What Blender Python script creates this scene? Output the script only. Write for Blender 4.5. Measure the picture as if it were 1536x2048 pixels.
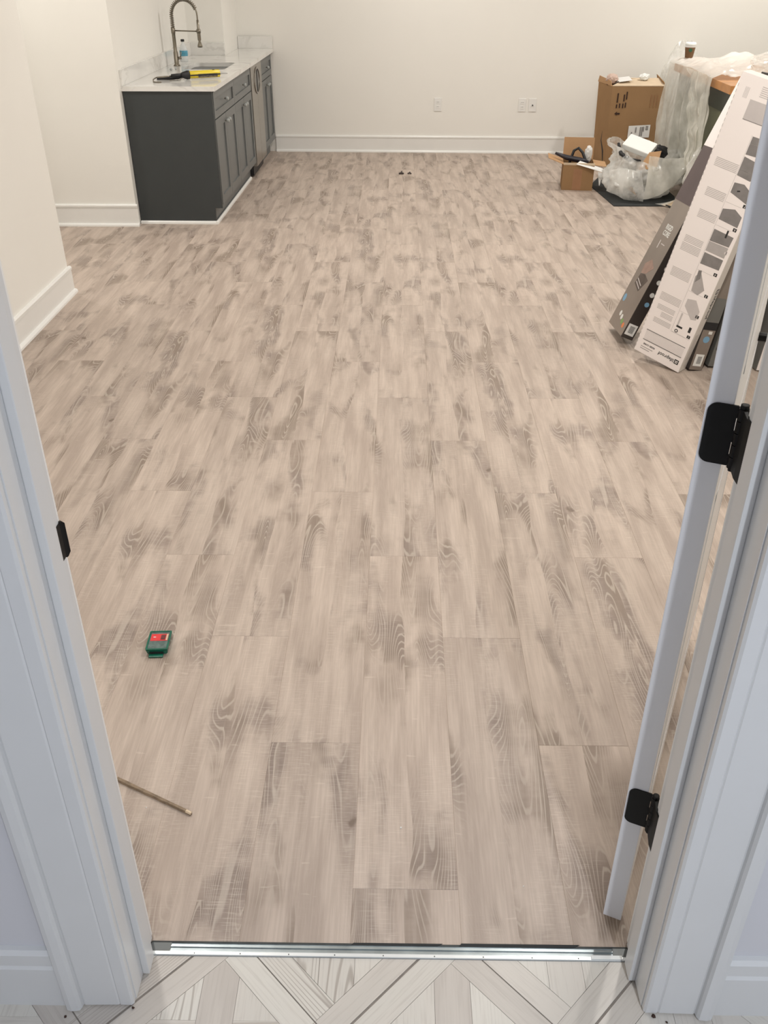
import bpy, bmesh, math, random
from mathutils import Vector, Matrix, noise
random.seed(7)
for o in list(bpy.data.objects): bpy.data.objects.remove(o)
SC = bpy.context.scene; COL = SC.collection

# ---------------------------------------------------------------- camera
F_PX, PITCH, ROLL, YAW, CAM_H = 1770.0, 0.564214, 0.001936, -0.016927, 1.65934
cd = bpy.data.cameras.new('camera'); cam = bpy.data.objects.new('camera', cd); COL.objects.link(cam)
_F = Vector((math.sin(YAW)*math.cos(PITCH), math.cos(YAW)*math.cos(PITCH), -math.sin(PITCH)))
_R0 = Vector((math.cos(YAW), -math.sin(YAW), 0)); _D0 = _F.cross(_R0)
_R = math.cos(ROLL)*_R0+math.sin(ROLL)*_D0; _D = -math.sin(ROLL)*_R0+math.cos(ROLL)*_D0
cam.matrix_world = Matrix(((_R.x,-_D.x,-_F.x,0),(_R.y,-_D.y,-_F.y,0),(_R.z,-_D.z,-_F.z,CAM_H),(0,0,0,1)))
cd.sensor_fit = 'HORIZONTAL'; cd.sensor_width = 36; cd.lens = 36*F_PX/1536; cd.clip_start = .02
SC.camera = cam
# ---------------------------------------------------------------- world, exposure
w = bpy.data.worlds.new('world'); SC.world = w; w.use_nodes = True
w.node_tree.nodes['Background'].inputs[0].default_value = (.9,.92,1,1)
w.node_tree.nodes['Background'].inputs[1].default_value = .15
SC.view_settings.view_transform = 'Standard'; SC.view_settings.look = 'None'
SC.view_settings.gamma = 1; SC.view_settings.exposure = 0.09; SC.view_settings.use_curve_mapping = False
# ---------------------------------------------------------------- lamps
def area(name, loc, power, size, color, spread=180):
    l = bpy.data.lights.new(name, 'AREA'); l.shape = 'DISK'; l.size = size; l.energy = power; l.color = color
    l.spread = math.radians(spread)
    o = bpy.data.objects.new(name, l); o.location = loc; COL.objects.link(o); return o
WARM = (1.0, .960, .905)
CAN_P = 21
for x, y in [(-1.1,2.6),(1.05,2.5),(-1.1,5.5),(1.15,5.3),(.2,7.9),(2.75,7.75),(-2.7,5.72)]:  # last one is an unseen light added to brighten the passage wall
    area('overhead_light', (x,y,2.585), CAN_P*(1.3 if x > 2 else .6 if x < -2 else .65 if x < 0 else 1.4 if y < 6 else 1.), .15, WARM)
area('hall_lamp', (.71,-.95,2.44), 40, .09, (.86,.92,1.0))

# ---------------------------------------------------------------- helpers
def mat(name, col, rough=.5, metal=0., spec=.5, var=0., vscale=8., alpha=1., bump=0., bscale=200., trans=0., coat=0., emis=0.):
    m = bpy.data.materials.new(name); m.use_nodes = True; nt = m.node_tree; b = nt.nodes['Principled BSDF']
    b.inputs['Roughness'].default_value = rough; b.inputs['Metallic'].default_value = metal
    b.inputs['Specular IOR Level'].default_value = spec; b.inputs['Alpha'].default_value = alpha
    b.inputs['Transmission Weight'].default_value = trans; b.inputs['Coat Weight'].default_value = coat
    tc = nt.nodes.new('ShaderNodeTexCoord'); n = nt.nodes.new('ShaderNodeTexNoise')
    n.inputs['Scale'].default_value = vscale; n.inputs['Detail'].default_value = 4
    nt.links.new(tc.outputs['Object'], n.inputs['Vector'])
    r = nt.nodes.new('ShaderNodeValToRGB'); c = Vector(col)
    r.color_ramp.elements[0].position = .3; r.color_ramp.elements[1].position = .7
    r.color_ramp.elements[0].color = (*(c*(1-var)), 1); r.color_ramp.elements[1].color = (*(c*(1+var)), 1)
    nt.links.new(n.outputs['Fac'], r.inputs['Fac']); nt.links.new(r.outputs['Color'], b.inputs['Base Color'])
    if bump:
        n2 = nt.nodes.new('ShaderNodeTexNoise'); n2.inputs['Scale'].default_value = bscale
        nt.links.new(tc.outputs['Object'], n2.inputs['Vector'])
        bp = nt.nodes.new('ShaderNodeBump'); bp.inputs['Strength'].default_value = bump; bp.inputs['Distance'].default_value = .001
        nt.links.new(n2.outputs['Fac'], bp.inputs['Height']); nt.links.new(bp.outputs['Normal'], b.inputs['Normal'])
    return m
def srgb(r, g, b):
    return tuple(((v/255)/12.92 if v/255 <= .04045 else ((v/255+.055)/1.055)**2.4) for v in (r,g,b))

def link(name, me, m=None, parent=None, smooth=False):
    o = bpy.data.objects.new(name, me); COL.objects.link(o)
    if m is not None and not me.materials: me.materials.append(m)
    if parent is not None: o.parent = parent
    if smooth:
        for p in me.polygons: p.use_smooth = True
    return o
def done(name, bm, m=None, parent=None, smooth=False, recalc=True):
    if recalc: bmesh.ops.recalc_face_normals(bm, faces=bm.faces)
    me = bpy.data.meshes.new(name); bm.to_mesh(me); bm.free()
    return link(name, me, m, parent, smooth)
def empty(name, loc=(0,0,0), rz=0, rot=None):
    o = bpy.data.objects.new(name, None); COL.objects.link(o); o.empty_display_size = .05
    o.location = loc; o.rotation_euler = rot if rot else (0,0,rz); return o
def tag(o, label=None, cat=None, group=None, kind=None):
    if label: o['label'] = label
    if cat: o['category'] = cat
    if group: o['group'] = group
    if kind: o['kind'] = kind
    return o
def struct(o, label=None, cat='wall'):
    o['kind'] = 'structure'
    if label: o['label'] = label
    o['category'] = cat; return o
def bx(bm, x0,y0,z0, x1,y1,z1, bev=0., seg=2):
    ps = [(x,y,z) for x in (x0,x1) for y in (y0,y1) for z in (z0,z1)]
    v = [bm.verts.new(p) for p in ps]
    fs = [bm.faces.new([v[i] for i in q]) for q in [(0,1,3,2),(4,6,7,5),(0,4,5,1),(2,3,7,6),(0,2,6,4),(1,5,7,3)]]
    if bev:
        es = list({e for f in fs for e in f.edges})
        bmesh.ops.bevel(bm, geom=es, offset=bev, segments=seg, affect='EDGES', profile=.6)
def box(name, a, b, m, parent=None, bev=0., seg=2):
    bm = bmesh.new(); bx(bm, *a, *b, bev=bev, seg=seg); return done(name, bm, m, parent)
def hexa(bm, p8):
    """eight corners: bottom ring 4, top ring 4"""
    v = [bm.verts.new(p) for p in p8]
    for q in [(3,2,1,0),(4,5,6,7),(0,1,5,4),(1,2,6,5),(2,3,7,6),(3,0,4,7)]: bm.faces.new([v[i] for i in q])
def prism(bm, poly, z0, z1):
    lo = [bm.verts.new((p[0],p[1],z0)) for p in poly]; hi = [bm.verts.new((p[0],p[1],z1)) for p in poly]
    n = len(poly); bm.faces.new(lo[::-1]); bm.faces.new(hi)
    for i in range(n): bm.faces.new([lo[i],lo[(i+1)%n],hi[(i+1)%n],hi[i]])
def extrude_profile(bm, prof, a, b, nrm):
    """prof (d,z) extruded from a to b, d measured along nrm"""
    A, B, N = Vector(a), Vector(b), Vector(nrm)
    r0 = [bm.verts.new(A+N*d+Vector((0,0,z))) for d,z in prof]; r1 = [bm.verts.new(B+N*d+Vector((0,0,z))) for d,z in prof]
    n = len(prof)
    for i in range(n): bm.faces.new([r0[i],r0[(i+1)%n],r1[(i+1)%n],r1[i]])
    bm.faces.new(r0[::-1]); bm.faces.new(r1)
def tube(bm, pts, r, n=10, caps=True):
    pts = [Vector(p) for p in pts]; rings = []; up = Vector((0,0,1))
    rr = r if isinstance(r,(list,tuple)) else [r]*len(pts)
    prev = None
    for i,p in enumerate(pts):
        t = (pts[min(i+1,len(pts)-1)]-pts[max(i-1,0)]).normalized()
        if prev is None: u = t.cross(up) if abs(t.dot(up)) < .95 else t.cross(Vector((1,0,0)))
        else: u = prev-t*prev.dot(t)
        u.normalize(); prev = u; v = t.cross(u)
        rings.append([bm.verts.new(p+(u*math.cos(2*math.pi*k/n)+v*math.sin(2*math.pi*k/n))*rr[i]) for k in range(n)])
    for a,b in zip(rings, rings[1:]):
        for k in range(n): bm.faces.new([a[k],a[(k+1)%n],b[(k+1)%n],b[k]])
    if caps: bm.faces.new(rings[0][::-1]); bm.faces.new(rings[-1])
def lathe(bm, prof, n=20, c=(0,0)):
    rings = []
    for r,z in prof:
        rings.append([bm.verts.new((c[0]+r*math.cos(2*math.pi*k/n), c[1]+r*math.sin(2*math.pi*k/n), z)) for k in range(n)])
    for a,b in zip(rings, rings[1:]):
        for k in range(n): bm.faces.new([a[k],a[(k+1)%n],b[(k+1)%n],b[k]])
    bm.faces.new(rings[0][::-1]); bm.faces.new(rings[-1])
_tc = {}
def text_mesh(s, size, ext=.0002, bold=0.):
    k = (s,size,ext,bold)
    if k in _tc: return _tc[k]
    c = bpy.data.curves.new('lettering','FONT'); c.body = s; c.size = size; c.extrude = ext; c.offset = bold
    c.align_x = 'LEFT'; c.align_y = 'CENTER'; c.resolution_u = 2
    o = bpy.data.objects.new('lettering_tmp', c); COL.objects.link(o)
    bpy.context.view_layer.update()
    me = bpy.data.meshes.new_from_object(o.evaluated_get(bpy.context.evaluated_depsgraph_get()))
    bpy.data.objects.remove(o); me.name = 'lettering'; _tc[k] = me; return me
def text(parent, s, size, mtx, m, bold=0., name='lettering'):
    me = text_mesh(s, size, .0002, bold).copy(); me.materials.clear(); me.materials.append(m)
    o = link(name, me, None, parent); o.matrix_local = mtx; return o

# ---------------------------------------------------------------- materials
def wall_paint(name, col):
    return mat(name, col, rough=.55, spec=.3, var=.012, vscale=1.5, bump=.08, bscale=260)
M_WALL = wall_paint('wall_paint', (.87,.855,.81))
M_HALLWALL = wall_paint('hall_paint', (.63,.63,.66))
M_CEIL = wall_paint('ceiling_paint', (.82,.81,.79))
M_TRIM = mat('trim_paint', (.84,.835,.81), rough=.32, var=.01)
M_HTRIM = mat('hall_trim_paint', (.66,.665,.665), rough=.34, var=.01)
M_DOOR = mat('door_paint', (.74,.74,.76), rough=.34, var=.01)
M_BLACK = mat('black_metal', (.004,.004,.004), rough=.55, spec=.25, var=.1)
M_BLACKP = mat('black_plastic', (.012,.012,.014), rough=.5, var=.2)
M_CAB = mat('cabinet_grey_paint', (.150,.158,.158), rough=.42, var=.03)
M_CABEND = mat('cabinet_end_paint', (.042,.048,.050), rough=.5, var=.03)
M_NICKEL = mat('brushed_nickel', (.27,.245,.20), rough=.34, metal=1, var=.05, vscale=60)
M_STEEL = mat('stainless', (.42,.40,.37), rough=.32, metal=1, var=.05, vscale=30)
M_ALU = mat('aluminium', (.34,.385,.405), rough=.34, metal=.9, var=.15, vscale=20)
M_ALU_L = mat('bright_edge_metal', (.80,.83,.83), rough=.3, metal=.3, var=.04)
M_CARD = mat('cardboard', (.335,.205,.105), rough=.85, spec=.1, var=.07, vscale=5, bump=.15, bscale=90)
M_CARD_L = mat('cardboard_flap', (.50,.31,.17), rough=.85, spec=.1, var=.06, vscale=6)
M_CARD_E = mat('cardboard_pale', (.68,.55,.40), rough=.85, spec=.1, var=.06, vscale=9)
M_TAPE = mat('parcel_tape', (.36,.19,.10), rough=.35, spec=.4, var=.08, vscale=12)
M_INK = mat('brown_ink', (.045,.02,.012), rough=.8)
M_PAPER = mat('white_paper', (.80,.80,.78), rough=.7, var=.03)
M_BOXW = mat('printed_carton_white', (.93,.87,.85), rough=.5, var=.015, vscale=3)
M_BOXWS = mat('printed_carton_side', (.82,.78,.74), rough=.5, var=.02, vscale=3)
M_BOXB = mat('printed_carton_brown', (.235,.195,.165), rough=.28, coat=.3, var=.12, vscale=4)
M_BOXBD = mat('printed_carton_dark', (.045,.036,.032), rough=.4, var=.15, vscale=6)
M_BOXP = mat('printed_carton_plum', (.095,.068,.070), rough=.4, var=.1, vscale=6)
M_BOXG = mat('printed_carton_grey', (.16,.16,.15), rough=.4, var=.12, vscale=6)
M_P1 = mat('print_grey_dark', (.23,.215,.21), rough=.5, var=.12, vscale=25)
M_P2 = mat('print_grey_mid', (.44,.41,.40), rough=.5, var=.05, vscale=25)
M_P3 = mat('print_grey_light', (.58,.54,.53), rough=.5, var=.03, vscale=25)
M_PK = mat('print_black', (.02,.02,.02), rough=.5)
M_DOT_B = mat('dot_blue', (.20,.38,.55), rough=.4); M_DOT_O = mat('dot_orange', (.70,.22,.07), rough=.4)
M_DOT_G = mat('dot_green', (.20,.36,.10), rough=.4); M_DOT_W = mat('dot_white', (.75,.75,.72), rough=.4)
M_YEL = mat('yellow_tube', (.80,.62,.045), rough=.35, var=.04)
M_GREEN = mat('green_plastic', (.008,.12,.075), rough=.22, spec=.6, var=.2, vscale=60)
M_RED = mat('red_label', (.72,.035,.04), rough=.4, var=.06, vscale=90)
M_BENCH = mat('olive_steel', (.17,.18,.115), rough=.45, var=.06)
M_BENCHD = mat('dark_green_drawer', (.030,.038,.028), rough=.4, var=.1)
M_BTOP = mat('orange_wood_top', (.56,.26,.085), rough=.4, var=.14, vscale=10)
M_FOAM = mat('white_foam', (.84,.86,.84), rough=.6, var=.01)
M_MATB = mat('black_rubber', (.018,.021,.023), rough=.75, var=.2, vscale=15)
M_CUP = mat('cup_brown', (.16,.08,.03), rough=.6, var=.1); M_CUPG = mat('cup_green', (.02,.10,.05), rough=.5)
M_LIME = mat('dark_green_bag', (.018,.040,.026), rough=.35, var=.2)

def plastic_film(name, col, a0, a1, rough=.28):
    m = bpy.data.materials.new(name); m.use_nodes = True; nt = m.node_tree; N = nt.nodes; L = nt.links
    b = N['Principled BSDF']; b.inputs['Base Color'].default_value = (*col,1); b.inputs['Roughness'].default_value = rough
    b.inputs['Specular IOR Level'].default_value = .6
    b.inputs['Subsurface Weight'].default_value = 0
    tr = N.new('ShaderNodeBsdfTranslucent'); tr.inputs[0].default_value = (*col,1)
    mx = N.new('ShaderNodeMixShader'); mx.inputs[0].default_value = .35
    L.new(b.outputs[0], mx.inputs[1]); L.new(tr.outputs[0], mx.inputs[2])
    tp = N.new('ShaderNodeBsdfTransparent')
    m2 = N.new('ShaderNodeMixShader'); L.new(tp.outputs[0], m2.inputs[1]); L.new(mx.outputs[0], m2.inputs[2])
    tc = N.new('ShaderNodeTexCoord'); nz = N.new('ShaderNodeTexNoise'); nz.inputs['Scale'].default_value = 7; nz.inputs['Detail'].default_value = 4
    L.new(tc.outputs['Object'], nz.inputs['Vector'])
    mr = N.new('ShaderNodeMapRange'); mr.inputs['From Min'].default_value = .35; mr.inputs['From Max'].default_value = .65
    mr.inputs['To Min'].default_value = a0; mr.inputs['To Max'].default_value = a1
    L.new(nz.outputs['Fac'], mr.inputs['Value']); L.new(mr.outputs[0], m2.inputs[0])
    L.new(m2.outputs[0], N['Material Output'].inputs['Surface']); return m
M_FILM = plastic_film('plastic_sheet_film', (.90,.90,.84), .50, .82)
M_FILMD = plastic_film('plastic_sheet_double', (.92,.92,.88), .88, .98)
M_FILM2 = plastic_film('plastic_bag_film', (.95,.95,.92), .22, .92, .15)
M_FILMC = plastic_film('plastic_cream_film', (.93,.92,.85), .45, .80, .2)
M_CLEAR = mat('clear_bottle', (.9,.93,.93), rough=.08, alpha=.45)
M_LABELB = mat('bottle_label', (.10,.36,.50), rough=.4, var=.2, vscale=60)
M_GLASSK = mat('knob_glass', (.42,.44,.43), rough=.12, spec=.8)
M_DARKGL = mat('dark_glass', (.035,.032,.03), rough=.12, spec=.6)
M_SINK = mat('sink_steel', (.26,.24,.21), rough=.3, metal=.85, var=.06, vscale=30)

class NT:
    def __init__(s, name):
        s.m = bpy.data.materials.new(name); s.m.use_nodes = True; s.t = s.m.node_tree; s.b = s.t.nodes['Principled BSDF']
    def n(s, typ, **kw):
        nd = s.t.nodes.new(typ)
        for k,v in kw.items():
            if k.startswith('i_'): nd.inputs[k[2:]].default_value = v
            else: setattr(nd, k, v)
        return nd
    def l(s, a, b): s.t.links.new(a, b)
    def put(s, nd, i, v):
        if isinstance(v, (int,float)): nd.inputs[i].default_value = v
        elif isinstance(v, tuple): nd.inputs[i].default_value = v
        else: s.l(v, nd.inputs[i])
    def ma(s, op, a, b=0., c=0., clamp=False):
        nd = s.n('ShaderNodeMath', operation=op, use_clamp=clamp)
        s.put(nd,0,a); s.put(nd,1,b); s.put(nd,2,c); return nd.outputs[0]
    def vm(s, op, a, b):
        nd = s.n('ShaderNodeVectorMath', operation=op); s.put(nd,0,a); s.put(nd,1,b); return nd.outputs[0]
    def noise(s, vec, scale=1., detail=2., rough=.5, dist=0.):
        nd = s.n('ShaderNodeTexNoise'); nd.inputs['Scale'].default_value = scale; nd.inputs['Detail'].default_value = detail
        nd.inputs['Roughness'].default_value = rough; nd.inputs['Distortion'].default_value = dist
        s.l(vec, nd.inputs['Vector']); return nd.outputs['Fac']
    def mr(s, v, a, b, c=0., d=1., smooth=True):
        nd = s.n('ShaderNodeMapRange', interpolation_type='SMOOTHSTEP' if smooth else 'LINEAR')
        s.put(nd,0,v); s.put(nd,1,a); s.put(nd,2,b); s.put(nd,3,c); s.put(nd,4,d); return nd.outputs[0]
    def mix(s, f, a, b, mode='MIX'):
        nd = s.n('ShaderNodeMix', data_type='RGBA', blend_type=mode)
        s.put(nd,0,f)
        for i,v in ((6,a),(7,b)):
            if isinstance(v, tuple): nd.inputs[i].default_value = (*v[:3],1)
            else: s.l(v, nd.inputs[i])
        return nd.outputs[2]

def floor_material():
    g = NT('grey_oak_vinyl'); tc = g.n('ShaderNodeTexCoord'); P = tc.outputs['Object']
    at = g.n('ShaderNodeAttribute', attribute_type='OBJECT', attribute_name='seed')
    seed = at.outputs['Fac']
    cmb = g.n('ShaderNodeCombineXYZ'); g.l(g.ma('MULTIPLY', seed, 13.13), cmb.inputs[0]); g.l(g.ma('MULTIPLY', seed, 7.71), cmb.inputs[1])
    PS = g.vm('ADD', P, cmb.outputs[0])
    sep = g.n('ShaderNodeSeparateXYZ'); g.l(P, sep.inputs[0]); x = sep.outputs[0]; y = sep.outputs[1]
    wob = g.noise(g.vm('MULTIPLY', PS, (4.,1.6,1.)), detail=2)
    xw = g.ma('ADD', x, g.ma('MULTIPLY', g.ma('SUBTRACT', wob, .5), .09))
    strip = g.ma('GREATER_THAN', xw, .108)
    cs = g.n('ShaderNodeCombineXYZ'); g.l(g.ma('MULTIPLY', strip, 5.3), cs.inputs[0]); g.l(g.ma('MULTIPLY', strip, 2.9), cs.inputs[1])
    Q = g.vm('ADD', PS, cs.outputs[0])
    patch = g.noise(g.vm('MULTIPLY', Q, (9.,2.5,1.)), detail=2.5, rough=.5, dist=.4)
    soft = g.noise(g.vm('MULTIPLY', Q, (16.,1.7,1.)), detail=4, rough=.6)
    cross = g.noise(g.vm('MULTIPLY', Q, (9.,24.,1.)), detail=3, rough=.6)
    D = g.mr(g.ma('ADD', patch, g.ma('MULTIPLY', g.ma('SUBTRACT', cross, .5), .12)), .485, .66)
    h = g.noise(g.vm('MULTIPLY', Q, (8.,1.15,1.)), detail=1.2, rough=.4, dist=.5)
    fine = g.noise(g.vm('MULTIPLY', Q, (190.,5.,1.)), detail=3, rough=.6)
    fine2 = g.noise(g.vm('MULTIPLY', Q, (70.,2.2,1.)), detail=3, rough=.6)
    saw = g.noise(g.vm('MULTIPLY', Q, (22.,330.,1.)), detail=2, rough=.6)
    sawm = g.noise(g.vm('MULTIPLY', Q, (6.,2.,1.)), detail=2)
    lines = g.ma('SINE', g.ma('ADD', g.ma('MULTIPLY', h, 300.), g.ma('MULTIPLY', fine2, 3.)))
    lm = g.mr(lines, .45, 1.)
    # knots
    vo = g.n('ShaderNodeTexVoronoi', feature='F1'); vo.inputs['Scale'].default_value = 1.; vo.inputs['Randomness'].default_value = 1.
    kw = g.vm('MULTIPLY', Q, (6.2,2.7,1.))
    nd = g.n('ShaderNodeTexNoise'); nd.inputs['Scale'].default_value = 26; nd.inputs['Detail'].default_value = 2; g.l(Q, nd.inputs['Vector'])
    kw = g.vm('ADD', kw, g.vm('MULTIPLY', g.vm('SUBTRACT', nd.outputs['Color'], (.5,.5,.5)), (.22,.22,0)))
    g.l(kw, vo.inputs['Vector']); kd = vo.outputs['Distance']
    sepc = g.n('ShaderNodeSeparateColor'); g.l(vo.outputs['Color'], sepc.inputs[0])
    kon = g.mr(sepc.outputs[0], .52, .54)
    kcore = g.ma('MULTIPLY', g.mr(kd, .035, .10, 1, 0), kon)
    khalo = g.ma('MULTIPLY', g.mr(kd, .06, .36, 1, 0), kon)
    # straight-grain light saw-scar flecks
    fl = g.noise(g.vm('MULTIPLY', Q, (13.,75.,1.)), detail=1.5)
    fleck = g.mr(fl, .70, .76)
    D2 = g.ma('MAXIMUM', D, g.ma('MULTIPLY', khalo, .65))
    light = (*srgb(200,185,173),1); mid = (*srgb(177,162,151),1); dark = (*srgb(130,115,103),1); mauve = (*srgb(130,116,109),1)
    c = g.mix(g.mr(soft, .36, .64), mid, light)
    c = g.mix(g.ma('MULTIPLY', D2, .84), c, g.mix(g.mr(sawm,.42,.58), dark, mauve))
    c = g.mix(g.ma('MULTIPLY', g.mr(fine, .35, .68, 1, 0), .24), c, (*srgb(146,131,117),1))
    c = g.mix(g.ma('MULTIPLY', g.mr(fine2, .5, .68), g.ma('ADD', .05, g.ma('MULTIPLY', D2, .22))), c, (*srgb(204,192,179),1))
    c = g.mix(g.ma('MULTIPLY', lm, g.ma('ADD', .03, g.ma('MULTIPLY', D2, .36))), c, (*srgb(218,207,194),1))
    c = g.mix(g.ma('MULTIPLY', g.ma('MULTIPLY', g.mr(saw,.5,.7), g.mr(sawm,.45,.6)), .30), c, (*srgb(216,205,192),1))
    c = g.mix(g.ma('MULTIPLY', fleck, .3), c, (*srgb(218,206,193),1))
    c = g.mix(g.ma('MULTIPLY', kcore, .75), c, (*srgb(108,92,80),1))
    # each plank a touch lighter or darker
    tone = g.noise(g.vm('MULTIPLY', cmb.outputs[0], (3.1,2.3,1.)), detail=0)
    c = g.mix(1., c, g.mix(tone, (.88,.88,.88,1), (1.08,1.07,1.06,1)), 'MULTIPLY')
    g.l(c, g.b.inputs['Base Color'])
    g.b.inputs['Specular IOR Level'].default_value = .34
    g.l(g.mr(fine, .3,.7,.46,.60), g.b.inputs['Roughness'])
    bp = g.n('ShaderNodeBump'); bp.inputs['Strength'].default_value = .25; bp.inputs['Distance'].default_value = .0006
    g.l(g.ma('ADD', fine, g.ma('MULTIPLY', lm, .4)), bp.inputs['Height']); g.l(bp.outputs['Normal'], g.b.inputs['Normal'])
    return g.m
M_FLOOR = floor_material()

def tile_material():
    g = NT('wood_look_porcelain')
    uv = g.n('ShaderNodeUVMap', uv_map='grain').outputs[0]; uv2 = g.vm('ADD', uv, (0,0,0))
    at = g.n('ShaderNodeAttribute', attribute_type='GEOMETRY', attribute_name='tone').outputs['Fac']
    soft = g.noise(g.vm('MULTIPLY', uv2, (14.,2.5,1.)), detail=3)
    fine = g.noise(g.vm('MULTIPLY', uv2, (210.,7.,1.)), detail=3, rough=.6)
    h = g.noise(g.vm('MULTIPLY', uv2, (11.,.8,1.)), detail=1, dist=.3)
    ln = g.mr(g.ma('SINE', g.ma('MULTIPLY', h, 170.)), .55, 1.)
    grainy = g.mr(g.noise(g.vm('MULTIPLY', uv2, (.9,.7,1.)), detail=0), .55, .64)
    c = g.mix(at, (*srgb(186,178,170),1), (*srgb(214,210,201),1))
    c = g.mix(g.ma('MULTIPLY', g.mr(soft,.42,.62), .45), c, (*srgb(208,201,192),1))
    c = g.mix(g.ma('MULTIPLY', g.mr(fine,.48,.66), .22), c, (*srgb(160,150,142),1))
    c = g.mix(g.ma('MULTIPLY', ln, g.ma('MULTIPLY', grainy, .55)), c, (*srgb(138,126,116),1))
    g.l(c, g.b.inputs['Base Color']); g.b.inputs['Roughness'].default_value = .38
    return g.m
M_TILE = tile_material()
M_GROUT = mat('grout', srgb(138,130,122), rough=.9, var=.1, vscale=60)
M_SUB = mat('subfloor', (.05,.045,.04), rough=.9)

def marble():
    g = NT('white_quartz'); P = g.n('ShaderNodeTexCoord').outputs['Object']
    n1 = g.noise(P, 2.3, 4, .55, .9); v = g.ma('ABSOLUTE', g.ma('SUBTRACT', n1, .5))
    n2 = g.noise(P, 1.2, 2)
    vein = g.ma('MULTIPLY', g.mr(v, .0, .028, 1, 0), g.mr(n2, .42,.6))
    c = g.mix(g.ma('MULTIPLY', vein, .45), (.80,.79,.76,1), (.40,.385,.36,1))
    c = g.mix(g.mr(g.noise(P, 3.5, 3), .45,.7,0,.12), c, (.5,.49,.46,1))
    g.l(c, g.b.inputs['Base Color']); g.b.inputs['Roughness'].default_value = .12; return g.m
M_QUARTZ = marble()

# ================================================================ THE SETTING
RC = math.radians
CEIL = 2.6
def wallbox(name, a, b, m=M_WALL, label=None):
    return struct(box(name, a, b, m), label)
# door wall: opening from -.50 to .484, 2.05 high, hall face .907, room face 1.026
bm = bmesh.new()
for a,b in (((-2.0,.907,0),(-.500,1.026,CEIL)), ((.478,.907,0),(2.12,1.026,CEIL)), ((-.500,.907,2.06),(.478,1.026,CEIL))): bx(bm,*a,*b)
wd = done('wall_front', bm, M_WALL)
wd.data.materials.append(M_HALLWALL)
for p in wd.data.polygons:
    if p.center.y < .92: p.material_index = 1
struct(wd, 'painted wall with the doorway the picture is taken through')
wallbox('wall_left', (-2.02,1.026,0), (-1.883,4.97,CEIL), label='near cream wall on the left ending at the side passage')
wallbox('wall_passage', (-3.7,4.83,0), (-2.02,4.97,CEIL), label='passage wall running off behind the near left wall')
wallbox('wall_passage_far', (-3.7,6.45,0), (-1.868,6.57,CEIL), label='cream wall facing the door left of the grey cabinet end')
wallbox('wall_passage_end', (-3.8,4.83,0), (-3.7,6.57,CEIL), label='end wall of the side passage')
# kitchen side wall (slightly turned)
A_CAB = Vector((-1.262,6.5,0)); T_CAB = RC(1.1)
kit = Matrix.Translation(A_CAB) @ Matrix.Rotation(-T_CAB, 4, 'Z')
o = wallbox('wall_kitchen', (-.76,.071,0), (-.615,2.95,CEIL), label='cream wall behind the faucet and backsplash'); o.matrix_world = kit
o = wallbox('wall_chase', (-.615,2.12,0), (-.30,2.95,CEIL), label='boxed out wall column beyond the faucet'); o.matrix_world = kit
# back wall turned by -2.7 degrees
T_B = RC(-2.0)
back = Matrix.Translation((-1.236,9.275,0)) @ Matrix.Rotation(T_B, 4, 'Z')
o = wallbox('wall_back', (-.8,0,0), (5.2,.12,CEIL), label='long cream back wall with three outlet plates'); o.matrix_world = back
wallbox('wall_right', (2.0,1.026,0), (2.12,4.9,CEIL), label='right wall behind the leaning flooring boxes')
wallbox('wall_right_return', (2.12,4.78,0), (3.7,4.9,CEIL), label='return wall right of the entry')
wallbox('wall_right_far', (3.62,4.9,0), (3.74,9.3,CEIL), label='far right wall of the room')
struct(box('ceiling', (-3.8,.9,CEIL), (3.8,9.6,CEIL+.1), M_CEIL), 'white ceiling of the room', 'ceiling')
# hall shell behind the camera
wallbox('wall_hall_left', (-1.5,-2.0,0), (-1.4,.907,2.5), M_HALLWALL, 'left side wall of the tiled hall')
wallbox('wall_hall_right', (1.4,-2.0,0), (1.5,.907,2.5), M_HALLWALL, 'right side wall of the tiled hall')
wallbox('wall_hall_rear', (-1.5,-2.1,0), (1.5,-2.0,2.5), M_HALLWALL, 'wall of the hall behind the viewer')
struct(box('ceiling', (-1.5,-2.1,2.5), (1.5,.907,2.6), M_CEIL), 'white ceiling of the tiled hall', 'ceiling')

# baseboards
BB = [(0,0),(.013,0),(.013,.122),(.0115,.126),(.017,.130),(.0175,.142),(.011,.150),(0,.150)]
SHOE = [(0.013,0),(.031,0),(.0295,.010),(.024,.017),(.013,.020)]
def baseboard(name, a, b, n, m=M_TRIM, sc=1., label=None, shoe=True):
    bm = bmesh.new(); extrude_profile(bm, [(d,z*sc) for d,z in BB], a, b, n); o = done(name, bm, m)
    if shoe:
        bm = bmesh.new(); extrude_profile(bm, SHOE, a, b, n); done('shoe_molding', bm, m, o)
    struct(o, label, 'baseboard'); return o
baseboard('baseboard_left', (-1.883,1.03,0), (-1.883,4.987,0), (1,0,0), label='white baseboard of the near left wall')
baseboard('baseboard_passage', (-3.6,6.45,0), (-1.855,6.45,0), (0,-1,0), label='white baseboard left of the grey cabinet')
baseboard('baseboard_right', (2.0,4.9,0), (2.0,1.03,0), (-1,0,0), label='white baseboard behind the flooring boxes')
ax = back @ Vector((0.03,0,0)); bx_ = back @ Vector((4.8,0,0)); nb = (back.to_3x3() @ Vector((0,-1,0)))
baseboard('baseboard_back', ax, bx_, nb, label='long white baseboard along the back wall')
HB = [(0,0),(.014,0),(.014,.115),(.010,.121),(.010,.128),(.015,.134),(.015,.160),(.009,.168),(0,.168)]
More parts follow.
